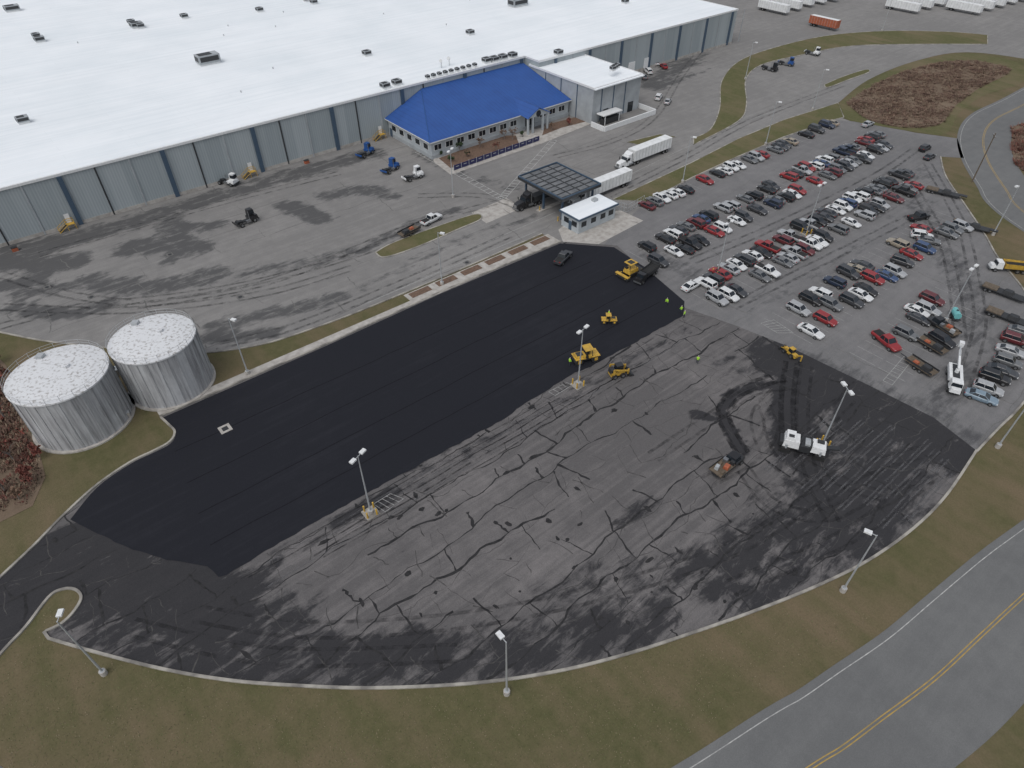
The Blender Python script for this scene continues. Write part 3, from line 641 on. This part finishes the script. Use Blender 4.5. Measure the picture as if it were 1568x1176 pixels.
for u,v,c,k_,hd in ((1355,527,'red','pickup',250),(1385,515,'grey','suv',270),(1405,492,'charcoal','sedan',270),(1402,480,'white','sedan',270),(1425,462,'maroon','suv',270),(1418,478,'silver','suv',270),(1500,612,'pale_blue','sedan',285),(1510,600,'silver','suv',285),(1520,582,'black','suv',285),(1532,572,'charcoal','sedan',285),(1540,558,'grey','suv',285),(1545,542,'silver','sedan',285),(1552,525,'maroon','suv',285),(1562,512,'grey','sedan',285),(1328,193,'silver','sedan',0),(1415,230,'black','suv',0),(1422,243,'charcoal','sedan',0),(1405,336,'black','pickup',340),(1394,393,'red','sedan',270),(1334,430,'red','suv',270),(1058,441,'white','sedan',0),(1240,511,'white','sedan',270),(1262,493,'red','suv',270),(862,399,'charcoal','pickup',20),(661,340,'white','pickup',10),(1008,152,'white','suv',30),(1022,158,'silver','sedan',30),(1003,98,'white','pickup',60),(992,112,'white','suv',60),(985,120,'grey','sedan',60),(1016,104,'red','sedan',60),(990,318,'maroon','sedan',90),(1440,525,'black','suv',260),(1410,365,'white','suv',300),(1420,372,'grey','sedan',300),(1380,405,'charcoal','suv',280),(1302,465,'charcoal','suv',270),(1270,470,'grey','suv',270),(1240,462,'black','suv',270)):
    a_,b_=site(u,v); car(a_,b_,hd,k_,c)
occ=[.78,.92,.86,.9,.9,.6,.6,.0,.0]
for (b_,a0,a1,hd),oc in zip(rows,occ):
    a=a0
    while a<a1:
        t_=(a-a0)/(a1-a0); gap=.18*(sin(a*.35+b_)>.8)
        if random.random()<oc*(1-.12*t_)-gap and not any((a-x)**2+((b_-y)*.6)**2<5.5 for x,y in placed[:39]): car(a+random.uniform(-.25,.25),b_+random.uniform(-.5,.5),(hd if random.random()<.75 else hd+180)+random.uniform(-3,3))
        a+=2.7
def put(me,name,u,v,hd,z=.04): return mkobj(name,me,None,(*W(*site(u,v)),z),TH+rad(hd))
def trailer(w,x0,L=14.6,mat='trailer',z0=1.15,h=2.8):
    w.box((x0-L/2,0,z0+h/2),(L,2.6,h),mat); w.box((x0-L/2,0,z0-.08),(L-.2,2.3,.16),'dark')
    w.box((x0-L/2,0,z0+h+.01),(L-.3,2.4,.02),'trailer')
    for i in range(int(L/1.2)):
        for y in (-1.31,1.31): w.box((x0-.6-i*1.2,y,z0+h/2),(.06,.04,h*.96),'lamp')
    for x in (x0-L+1.4,x0-L+2.7):
        for y in (-.95,.95): w.wheel(x,y,.5,.5)
    for y in (-.8,.8): w.box((x0-3,y,.6),(.15,.15,1.2),'dark')
    for y in (-.9,.9): w.box((x0-L-.02,y,z0-.05),(.05,.3,.15),'redl')
def tractor(w,x0,mat):
    w.box((x0-3.6,0,.85),(7,.9,.25),'dark')
    w.loft([[(x0-2.2,-.95,.6),(x0-2.2,.95,.6),(x0-2.2,.85,2.0),(x0-2.2,-.85,2.0)],[(x0-.3,-.85,.6),(x0-.3,.85,.6),(x0-.3,.7,1.7),(x0-.3,-.7,1.7)],[(x0,-.75,.65),(x0,.75,.65),(x0,.6,1.4),(x0,-.6,1.4)]],mat)
    w.box((x0-3.1,0,1.75),(1.9,2.2,2.3),mat,top=(.8,.9),sh=-.2); w.box((x0-2.32,0,2.25),(.5,1.9,.85),'glass',top=(.5,.92),sh=-.18)
    for y in (-1.08,1.08): w.box((x0-2.95,y*.985,2.2),(.9,.1,.7),'glass'); w.box((x0-2.0,y*1.25,2.1),(.1,.25,.7),'dark'); w.cyl((x0-4.6,y*.92,.8),(x0-3.2,y*.92,.8),.33,'chrome'); w.cyl((x0-4.1,y,1.2),(x0-4.1,y,3.6),.09,'chrome',n=8)
    w.loft([[(x0-4.3,-1.15,1.0),(x0-4.3,1.15,1.0),(x0-4.3,1.1,3.7),(x0-4.3,-1.1,3.7)],[(x0-3.2,-1.15,1.0),(x0-3.2,1.15,1.0),(x0-3.0,.9,3.2),(x0-3.0,-.9,3.2)]],mat)
    w.box((x0+.02,0,.5),(.2,2.3,.35),'chrome'); w.box((x0-.02,0,1.1),(.1,.9,.7),'chrome')
    for x in (x0-1.1,x0-5.2,x0-6.5):
        for y in (-1.0,1.0): w.wheel(x,y,.5,.32 if x>x0-2 else .5)
    w.cyl((x0-5.8,0,1.0),(x0-5.8,0,1.15),.5,'dark')
def semi(mat,name='semi_truck'):
    w=MB(); tractor(w,0,mat); trailer(w,-4.9); return w.mesh(name)
sw_=semi('white')
mkobj('semi_truck',sw_,None,(*W(127.8,111.6),.03),TH+pi); mkobj('semi_truck',sw_,None,(*W(104.3,104.4),.03),TH+pi)
w=MB(); tractor(w,0,'pb'); w.box((-9,0,1.2),(9,2.5,.25),'dark')
for x in (-11.5,-12.8):
    for y in (-.95,.95): w.wheel(x,y,.5,.5)
w.box((-8.5,0,1.75),(7,2.3,.9),'dark',top=(.95,.85)); mkobj('flatbed_semi_truck',w.mesh('flatbed_semi_truck'),None,(*W(92.5,111),.03),TH+pi)
tr=MB(); trailer(tr,0); trm=tr.mesh('semi_trailer'); tr=MB(); trailer(tr,0,12.5,'orange'); tro=tr.mesh('orange_trailer')
for u,v in ((1205,24),(1224,18),(1243,12),(1262,8),(1281,4),(1120,-2),(1150,-6),(1405,22),(1425,16),(1445,11),(1465,6),(1500,24),(1518,18),(1536,13),(1554,8),(1572,4),(1480,0),(1310,-3),(1335,-7)): put(trm,'semi_trailer',u,v,270+random.uniform(-2,2),.03)
put(tro,'shipping_trailer',1281,48,270,.03)
def yardtractor(mat):
    w=MB(); w.box((-.2,0,.75),(5.2,.9,.3),'dark'); w.box((1.6,0,1.05),(1.9,2.2,.6),mat); w.box((1.55,.45,1.9),(1.35,1.2,1.7),mat,top=(.88,.9)); w.box((1.75,.45,2.15),(1.2,1.24,.8),'glass',top=(.95,.95)); w.box((1.55,.45,2.8),(1.3,1.15,.08),'white' if mat=='white' else mat)
    w.box((2.2,-.5,1.45),(.7,.9,.3),mat); w.box((2.65,0,.6),(.15,2.3,.35),'dark'); w.box((-1.6,0,1.1),(1.4,.9,.18),'dark',ry=.12); w.cyl((.6,-.7,.9),(.6,-.7,2.9),.08,'chrome',n=8); w.box((.2,-.85,.8),(1.1,.5,.5),'chrome')
    for x in (1.6,-1.7):
        for y in (-.95,.95): w.wheel(x,y,.5,.35 if x>0 else .55)
    w.box((-2.8,0,1.0),(.1,2.2,.5),mat)
    return w.mesh('yard_tractor')
Y={c:yardtractor(c) for c in ('white','blue','pb')}
for u,v,c,hd in ((378,342,'pb',10),(350,282,'white',300),(560,238,'blue',20),(598,262,'blue',20),(633,274,'white',0),(1178,108,'pb',280),(1203,100,'blue',290),(1243,84,'white',280),(1040,66,'white',60)): put(Y[c],'yard_tractor',u,v,hd)
w=MB(); w.box((0,0,.7),(5.2,2.1,.12),'wood'); w.box((3.2,0,.6),(1.6,.12,.12),'dark')
for y in (-1.03,1.03):
    w.box((0,y,1.0),(5.2,.06,.35),'dark')
    for x in (-.6,.4): w.wheel(x,y*1.05,.36,.25)
w.box((-1,0,1.05),(1.6,1.2,.6),'dark',top=(.8,.7)); w.box((.9,.2,.95),(1.0,.8,.4),'orange',top=(.8,.7)); ut=w.mesh('utility_trailer')
for u,v,hd in ((627,358,10),(1408,565,80),(1425,533,80)): put(ut,'utility_trailer',u,v,hd)
w=MB(); w.box((0,0,.85),(9.5,2.4,.2),'dark'); w.box((-3,0,1.1),(3.3,2.3,.25),'wood'); w.box((5.6,0,1.1),(2,1.2,.25),'dark')
for x in (-3.6,-2.6):
    for y in (-1.1,1.1): w.wheel(x,y,.42,.35)
w.box((1,0,1.3),(2.4,1.6,.7),'dark',top=(.7,.8)); eq=w.mesh('equipment_trailer')
for u,v,hd in ((1442,298,285),(1485,350,285),(1534,452,275),(1541,490,275)): put(eq,'equipment_trailer',u,v,hd).scale=(.8,.85,.85)
def roller(s_=1.0):
    w=MB()
    for x in (-1.35,1.35): w.cyl((x,-.85,.62),(x,.85,.62),.62,'dark',n=22)
    for x in (-1.35,1.35):
        for y in (-.93,.93): w.box((x,y,.8),(.5,.08,.5),'yelp')
        w.box((x,0,1.3),(1.3,1.86,.12),'yelp')
    w.box((-1.0,0,1.35),(1.7,1.4,.7),'yelp',top=(.9,.85)); w.box((.9,0,1.2),(1.3,1.4,.4),'yelp'); w.box((0,0,.95),(1.2,1.0,.7),'dark')
    w.box((.25,0,1.55),(.5,.5,.4),'black'); w.box((.05,0,1.85),(.12,.5,.5),'black'); w.cyl((.75,0,1.3),(.6,0,1.9),.04,'dark',n=6); w.cyl((.6,0,1.88),(.58,0,1.93),.2,'dark')
    for y in (-.7,.7):
        w.cyl((-.25,y,1.2),(-.25,y,2.6),.05,'dark',n=6); w.cyl((.8,y,1.2),(.7,y,2.6),.05,'dark',n=6)
    w.box((.25,0,2.64),(1.4,1.6,.09),'yelp'); w.box((-1.1,0,1.74),(1.0,.9,.06),'dark'); return w.mesh('road_roller')
rm=roller()
o=put(rm,'road_roller',932,495,140,.08); o.scale=(.72,.72,.72)
put(rm,'road_roller',896,553,-20,.06).scale=(1.15,1.15,1.1)
w=MB()
for y in (-.95,.95): w.box((0,y,.45),(3.0,.4,.75),'black',top=(.85,1))
w.box((-.2,0,1.15),(2.6,1.9,.9),'yelp',top=(.92,.92)); w.box((1.9,0,.75),(1.4,3.0,.12),'dark')
for y in (-1.5,1.5): w.box((1.9,y,1.05),(1.4,.1,.7),'yelp'); w.box((-2.4,y*.8,.6),(1.6,.12,.2),'yelp')
w.box((-2.6,0,.5),(.9,3.6,.5),'dark'); w.box((-2.7,0,.85),(.7,3.4,.12),'yelp'); w.box((-1.1,.4,1.75),(.5,.5,.4),'black')
for x in (-1.4,.5):
    for y in (-.8,.8): w.cyl((x,y,1.4),(x,y,2.9),.05,'dark',n=6)
w.box((-.45,0,2.95),(2.0,1.9,.1),'yelp'); w.box((-.45,0,3.02),(1.2,1.2,.05),'dark'); put(w.mesh('asphalt_paver'),'asphalt_paver',966,420,0,.08)
def dump(cab,bed):
    w=MB(); w.box((0,0,.8),(7.4,.9,.3),'dark'); w.box((2.7,0,1.7),(1.6,2.2,1.7),cab,top=(.8,.9)); w.box((3.15,0,2.05),(.9,1.9,.7),'glass',top=(.7,.9)); w.box((3.9,0,1.2),(1.3,1.9,.9),cab,top=(.85,.85)); w.box((4.6,0,.7),(.12,2.2,.35),'chrome')
    w.add([(-3.8,-1.05,1.1),(1.6,-1.05,1.1),(1.6,1.05,1.1),(-3.8,1.05,1.1),(-4.1,-1.25,2.3),(1.7,-1.25,2.5),(1.7,1.25,2.5),(-4.1,1.25,2.3)],[(3,2,1,0),(0,1,5,4),(1,2,6,5),(2,3,7,6),(3,0,4,7)],bed)
    w.add([(-3.9,-1.15,1.9),(1.6,-1.15,1.9),(1.6,1.15,1.9),(-3.9,1.15,1.9)],[(0,1,2,3)],'black')
    for x in (3.4,-1.6,-2.9):
        for y in (-.98,.98): w.wheel(x,y,.5,.4)
    return w.mesh('dump_truck')
put(dump('pb','dark'),'dump_truck',990,425,190,.06).scale=(.8,.8,.8)
put(dump('white','yelp'),'dump_truck',1543,415,130).scale=(.85,.85,.85)
def skid():
    w=MB(); w.box((-.2,0,.75),(2.2,1.1,.7),'yelp'); w.box((-.95,0,1.2),(.8,1.1,.7),'dark',top=(.8,.9)); w.box((.1,0,1.55),(1.2,.9,1.0),'glass',top=(.9,.9)); w.box((.1,0,2.09),(1.1,.9,.1),'dark')
    for y in (-.72,.72):
        w.box((.2,y,1.45),(2.4,.14,.22),'yelp',ry=.28); w.box((-.95,y,1.35),(.3,.14,1.0),'yelp'); w.box((1.45,y*.8,.85),(.25,.14,.9),'yelp')
        for x in (-.75,.55): w.wheel(x,y,.4,.3)
    w.add([(1.5,-.95,.1),(2.4,-.95,.05),(2.4,.95,.05),(1.5,.95,.1),(1.45,-.95,.8),(1.45,.95,.8)],[(0,1,2,3),(0,3,5,4),(0,4,1),(3,2,5)],'dark')
    return w.mesh('skid_steer_loader')
sk=skid(); put(sk,'skid_steer_loader',945,575,-20,.06).scale=(1.15,1.15,1.15)
w=MB(); w.box((-.6,0,1.0),(3.2,1.4,.8),'yelp'); w.box((.0,0,1.9),(1.5,1.4,1.2),'glass',top=(.9,.9)); w.box((0,0,2.55),(1.5,1.4,.12),'yelp'); w.box((1.8,0,1.25),(1.6,1.0,.7),'yelp',top=(.9,.8))
for x,r_ in ((-1.0,.7),(2.0,.55)):
    for y in (-.95,.95): w.wheel(x,y,r_,.4)
for y in (-.5,.5): w.box((2.6,y,1.1),(2.2,.15,.25),'yelp',ry=.35)
w.box((3.8,0,.5),(.7,2.3,.8),'dark',top=(.5,1)); w.box((-2.9,0,1.9),(2.2,.3,.35),'yelp',ry=.6); w.box((-3.9,0,1.5),(.3,.25,1.7),'yelp'); w.box((-3.7,0,.5),(.6,.7,.5),'dark')
put(w.mesh('backhoe_loader'),'backhoe_loader',1210,545,75,.06).scale=(.6,.6,.65)
w=MB()
for x in (-2.3,2.1):
    for y in (-1.05,1.05): w.box((x,y,.42),(1.5,.42,.8),'black',top=(.75,1)); w.cyl((x,y,.8),(x,y,1.5),.14,'lamp')
w.box((-1.75,0,1.55),(2.1,2.0,1.2),'white',top=(.92,.9)); w.box((1.75,0,1.5),(1.9,2.0,1.0),'white',top=(.9,.88)); w.box((-2.0,0,2.4),(1.3,1.7,.5),'white',top=(.9,.9)); w.box((0,0,1.15),(1.6,1.9,1.1),'dark'); w.box((.3,0,1.85),(.7,1.3,.3),'lamp')
for x,y in ((-.6,.75),(.7,.75),(-.6,-.75),(.7,-.75)): w.box((x,y,2.3),(.1,.1,1.2),'dark')
w.box((.05,0,2.92),(1.5,.12,.1),'dark'); w.box((1.9,.4,2.1),(.9,.6,.2),'dark'); w.box((-2.0,-.4,2.7),(.7,.5,.12),'dark')
w.box((3.3,0,1.8),(2.0,.7,.25),'dark',ry=-.3); w.box((-3.0,0,1.2),(.5,1.7,.7),'dark')
put(w.mesh('milling_machine'),'milling_machine',1228,690,-60,.05).scale=(1.1,1.1,1.05)
w=MB(); w.loft([hullring(x,.45,zt,hw) for x,zt,hw in ((.6,1.2,.97),(1.8,1.2,.97),(2.6,1.1,.93),(3.0,.9,.85))],'pb'); w.box((1.1,0,1.55),(1.6,1.7,.75),'glass',top=(.75,.85)); w.box((1.05,0,1.95),(1.15,1.4,.08),'pb'); w.box((-1.3,0,.95),(3.6,2.3,.14),'wood'); w.box((-1.1,0,.6),(4,.9,.3),'dark')
for y in (-1.12,1.12): w.box((-1.3,y,1.15),(3.6,.06,.3),'dark')
for c,d,mm in (((-2.2,.4,1.35),(.8,.6,.6),'lamp'),((-1.0,-.4,1.25),(1.0,.8,.5),'orange'),((-.1,.5,1.3),(.7,.8,.6),'chrome'),((-2.3,-.6,1.2),(.7,.6,.4),'wood'),((.2,-.5,1.3),(.5,.7,.7),'dark'),((-1.2,.6,1.2),(.9,.4,.4),'wood')): w.box(c,d,mm,rz=.2,top=(.9,.85))
for x in (2.0,-1.7):
    for y in (-.9,.9): w.wheel(x,y,.42,.3)
stm=w.mesh('service_truck'); put(stm,'flatbed_service_truck',1113,716,0,.05); put(stm,'flatbed_service_truck',1440,505,75)
w=MB(); w.box((0,0,.8),(7.2,.9,.3),'dark'); w.box((2.7,0,1.6),(1.5,2.1,1.5),'white',top=(.8,.9)); w.box((3.1,0,1.9),(.9,1.85,.6),'glass',top=(.7,.9)); w.box((3.8,0,1.15),(1.2,1.8,.8),'white',top=(.85,.85))
w.box((-1.2,0,1.35),(4.8,2.3,.8),'white'); w.box((-1.2,0,1.77),(4.2,1.2,.05),'dark'); w.cyl((-.8,0,1.7),(-.8,0,2.5),.35,'white'); w.box((-3.1,0,3.1),(5.2,.35,.4),'white',ry=.16); w.box((-5.4,0,3.55),(3.0,.25,.3),'lamp',ry=.16); w.box((-7.2,.1,3.9),(.9,.8,1.0),'white',top=(1.05,1.05))
for x in (3.3,-2.0):
    for y in (-.95,.95): w.wheel(x,y,.48,.4)
put(w.mesh('bucket_truck'),'bucket_truck',1458,585,205).scale=(.9,.9,.9)
w=MB(); w.cyl((-1.3,0,1.3),(1.3,0,1.3),.75,'teal',n=18); w.box((0,0,.6),(3.4,1.6,.12),'dark'); w.cyl((0,0,2.0),(0,0,2.15),.25,'dark')
for y in (-.85,.85): w.wheel(-.2,y,.35,.22)
w.box((2.1,0,.55),(1.2,.1,.1),'dark'); put(w.mesh('water_tank_trailer'),'water_tank_trailer',1460,487,40).scale=(.85,.85,.85)
def stair():
    w=MB(); w.box((0,0,1.3),(1.6,1.2,.1),'yelp')
    for i in range(6): w.box((1.0+i*.3,0,1.15-i*.2),(.3,1.0,.06),'dark')
    for y in (-.58,.58):
        w.cyl((-.8,y,2.3),(.8,y,2.3),.05,'yelp',n=6); w.cyl((.8,y,2.3),(2.7,y,1.0),.05,'yelp',n=6); w.cyl((.8,y,1.25),(2.7,y,.05),.07,'yelp',n=6)
        for x,z in ((-.8,2.3),(.8,2.3)): w.cyl((x,y,0),(x,y,z),.05,'yelp',n=6)
        w.cyl((2.7,y,0),(2.7,y,1.0),.05,'yelp',n=6)
    w.box((0,-.75,2.3),(1.0,.1,2.1),'white'); return w.mesh('access_stairs')
sm=stair()
for a in (9.5,52.5,91): mkobj('access_stairs',sm,None,(*W(a,168.4),.02),TH+pi)
for u,v in ((24,384),(470,250)):
    w=MB(); w.box((0,0,.4),(1.2,.9,.8),'orange',top=(.95,.95)); w.box((0,0,.85),(1.3,1,.1),'dark'); w.obj('equipment_box',None,(*W(*site(u,v)),.02),TH)
# ---------------- PEOPLE
def person_mesh():
    J=[(0,0,.95),(0,0,1.2),(0,0,1.42),(0,0,1.53),(.02,0,1.64),(.01,0,1.76)]; R_=[.14,.16,.13,.055,.095,.07]; E=[(0,1),(1,2),(2,3),(3,4),(4,5)]
    for s_ in (-1,1):
        i=len(J); J+= [(0,s_*.1,.88),(.06*s_+.03,s_*.12,.5),(.1*s_-.02,s_*.12,.09),(.1*s_+.13,s_*.13,.04)]; R_+=[.1,.065,.045,.04]; E+=[(0,i),(i,i+1),(i+1,i+2),(i+2,i+3)]
        i=len(J); J+= [(0,s_*.2,1.4),(.04,s_*.27,1.13),(.18,s_*.26,.92),(.25,s_*.24,.86)]; R_+=[.06,.048,.035,.035]; E+=[(2,i),(i,i+1),(i+1,i+2),(i+2,i+3)]
    me=bpy.data.meshes.new('w'); me.from_pydata(J,E,[]); o=bpy.data.objects.new('w',me); bpy.context.collection.objects.link(o)
    md=o.modifiers.new('s','SKIN'); o.modifiers.new('ss','SUBSURF').levels=1
    for i,r_ in enumerate(R_): me.skin_vertices[0].data[i].radius=(r_,r_); me.skin_vertices[0].data[i].use_root=(i==0)
    bpy.context.view_layer.update(); dg=bpy.context.evaluated_depsgraph_get(); m2=bpy.data.meshes.new_from_object(o.evaluated_get(dg)); bpy.data.objects.remove(o)
    m2.materials.clear()
    for k_ in ('green','jeans','skin','white','black'): m2.materials.append(M[k_])
    for p in m2.polygons:
        z=p.center.z; yy=abs(p.center.y)
        p.material_index=3 if z>1.68 else 2 if z>1.5 else (2 if (yy>.18 and z<.93 and z>.7) else 0 if z>.9 else 4 if z<.1 else 1)
        p.use_smooth=True
    return m2
pmh=person_mesh()
for u,v,hd in ((1067,557,30),(1020,468,200),(1047,487,120),(1042,480,60),(872,560,0)): put(pmh,'construction_worker',u,v,hd,.06)
put(pmh,'construction_worker',931,491,140,.7)
# ---------------- VEGETATION
def rndv(): return Vector((random.gauss(0,1),random.gauss(0,1),random.gauss(0,1))).normalized()
def tree(name,loc,h,mats,nleaf,ls=.14):
    w=MB(); tips=[]
    def br_(p,d,L,r_,dep):
        q=p+d*L; w.cyl(p,q,r_,'bark',r1=r_*.6,n=6 if dep<2 else 4,caps=False); tips.append((q,dep))
        if dep>=4: return
        for _ in range(3 if dep<3 else 2):
            nd=(d+rndv()*.75+Vector((0,0,.18))).normalized(); br_(p+d*L*random.uniform(.55,1),nd,L*random.uniform(.6,.8),r_*.55,dep+1)
    br_(Vector((0,0,0)),Vector((random.uniform(-.1,.1),random.uniform(-.1,.1),1)).normalized(),h*.32,h*.02+.03,0)
    tp=[t_ for t_,d_ in tips if d_>=2]
    for i in range(nleaf):
        c=random.choice(tp)+rndv()*random.uniform(0,.35); u_=rndv(); v_=u_.cross(rndv()).normalized(); s_=ls*random.uniform(.6,1.4)
        w.add([c-u_*s_-v_*s_*.6,c+u_*s_-v_*s_*.6,c+u_*s_+v_*s_*.6,c-u_*s_+v_*s_*.6],[(0,1,2,3)],random.choice(mats))
    return w.obj(name,None,(*loc,0),random.uniform(0,6),fix=False)
for u,v,h,mt,nl in ((8,640,6,['leafb'],200),(22,705,5.5,['leafr','leafb'],450),(-18,690,6,['leafb'],200),(48,738,4,['leafr'],600),(8,752,4.5,['leafr','leafb'],400),(-35,620,7,['leafb'],250),(5,590,5,['leafr','leafb'],300),(-45,740,6,['leafb'],250),(-60,560,7,['leafb'],250),(30,765,3,['leafb'],200),(-5,560,4,['leafb'],200),(60,700,3,['leafr'],300)):
    tree('bare_shrub_tree' if nl<300 else 'autumn_shrub',W(*site(u,v)),h,mt,nl)
sheet('dry_ground',S([(-260,540),(-20,530),(10,560),(25,620),(60,690),(70,730),(50,775),(0,800),(-200,900)]),.05,'brown')
for u,v,h,mt,nl in ((735,226,4,['leafb'],120),(785,214,4.5,['leafb'],120),(760,232,3.5,['leafr','leafb'],160),(704,232,3,['leafg'],400),(716,240,2.2,['leafg','leafb'],350),(772,214,4,['leafb'],100),(845,200,3,['leafb'],150),(870,192,2.5,['leafr'],250),(690,248,1.8,['leafg'],350),(800,210,2,['leafg'],300),(675,240,2,['leafg'],300)):
    tree('ornamental_tree' if h>=3 else 'shrub',W(*site(u,v)),h,mt,nl)
def brush(name,poly,n,hs,mats,z=.05):
    w=MB(); a0=min(p[0] for p in poly);a1=max(p[0] for p in poly);b0=min(p[1] for p in poly);b1=max(p[1] for p in poly); c=0
    while c<n:
        a=random.uniform(a0,a1);b_=random.uniform(b0,b1); c+=1
        if not inside((a,b_),poly): continue
        dens=.5+.5*sin(a*.3+sin(b_*.25)*2)*sin(b_*.33+1)
        if random.random()>dens+.2: continue
        h=hs*random.uniform(.4,1.3)*(.6+dens*.6); mt=random.choice(mats)
        for k_ in range(7):
            t_=random.uniform(0,6.28); wd=random.uniform(.04,.13); l=random.uniform(.3,1.4); x=a+cos(t_)*l*.4; y=b_+sin(t_)*l*.4
            w.add([(x-wd*sin(t_),y+wd*cos(t_),z),(x+wd*sin(t_),y-wd*cos(t_),z),(x+cos(t_)*h*.6+wd*.5*sin(t_),y+sin(t_)*h*.6,z+h*.7),(x+cos(t_)*h*.6-wd*.5*sin(t_),y+sin(t_)*h*.6,z+h*.65)],[(0,1,2,3)],mt)
    w.obj(name,rz=TH,fix=False)
brush('dry_brush',[tuple(p) for p in br],9000,.7,['brush1','brush1','brushg','brush2'],.1)
brush('dry_brush',S([(-60,560),(0,560),(20,620),(50,690),(62,730),(40,770),(-60,800)]),2600,.6,['brush1','brush2','leafr','brushg'])
rb=S([(1548,195),(1575,185),(1650,200),(1700,300),(1600,290),(1552,250)])
sheet('dry_ground',rb,.05,'brown'); brush('dry_brush',rb,4000,1.2,['brush2','brush1','leafr'])
tg=MB(); gm=[pm('grass_tuft_green',(.12,.13,.055),(.09,.1,.04),.5,.95),pm('grass_tuft_dry',(.2,.165,.105),(.14,.115,.07),.5,.95)]
for _ in range(16000):
    u=random.uniform(-20,1500); v=random.uniform(930,1230); p=site(u,v)
    if inside(p,inner): continue
    if min((p[0]-q[0])**2+(p[1]-q[1])**2 for q in cl[::2])<72: continue
    t_=random.uniform(0,6.28); s_=random.uniform(.03,.08); h=random.uniform(.04,.12)
    tg.add([(p[0]-s_*cos(t_),p[1]-s_*sin(t_),.0),(p[0]+s_*cos(t_),p[1]+s_*sin(t_),.0),(p[0]+s_*1.5*sin(t_),p[1]-s_*1.5*cos(t_),h)],[(0,1,2)],gm[0] if random.random()<.5 else gm[1])
tg.obj('grass_tufts',rz=TH,fix=False)
fw=MB()
for _ in range(5000):
    t_=random.uniform(0,2*pi); R=random.uniform(660,780); x=100+cos(t_)*R*1.1; y=300+sin(t_)*R; z=random.uniform(1,13); s_=random.uniform(2,4)
    u_=rndv()*s_; v_=rndv()*s_
    fw.add([Vector((x,y,z))-u_,Vector((x,y,z))+v_,Vector((x,y,z))+u_,Vector((x,y,z))-v_],[(0,1,2,3)],random.choice(['leafb','brush2','leafg']))
fw.obj('distant_woodland',rz=0,fix=False)
# ---------------- LIGHT
wd=bpy.data.worlds.new('World'); bpy.context.scene.world=wd; wd.use_nodes=True; nt=wd.node_tree
SR,SE=rad(-150),rad(60)
sky=nt.nodes.new('ShaderNodeTexSky'); sky.sky_type='NISHITA'; sky.sun_disc=False; sky.sun_elevation=SE; sky.sun_rotation=SR; sky.dust_density=3; sky.air_density=1.0
hs=nt.nodes.new('ShaderNodeHueSaturation'); hs.inputs['Saturation'].default_value=.35
nt.links.new(sky.outputs[0],hs.inputs['Color']); nt.links.new(hs.outputs[0],nt.nodes['Background'].inputs[0]); nt.nodes['Background'].inputs[1].default_value=.15
sd=bpy.data.lights.new('sun','SUN'); sd.energy=.75; sd.angle=rad(45); sd.color=(1,.985,.96)
so=bpy.data.objects.new('sun',sd); bpy.context.collection.objects.link(so)
so.rotation_euler=Vector((sin(SR)*cos(SE),cos(SR)*cos(SE),sin(SE))).to_track_quat('Z','Y').to_euler()
# ---------------- CAMERA
cd=bpy.data.cameras.new('camera'); cd.sensor_width=36; cd.lens=36*F/1568; cd.clip_end=6000; cd.clip_start=.5
co=bpy.data.objects.new('camera',cd); bpy.context.collection.objects.link(co); co.location=(0,0,H); co.rotation_euler=(pi/2-PIT,0,0)
sc=bpy.context.scene; sc.camera=co; sc.view_settings.view_transform='Standard'; sc.view_settings.look='None'; sc.view_settings.exposure=0
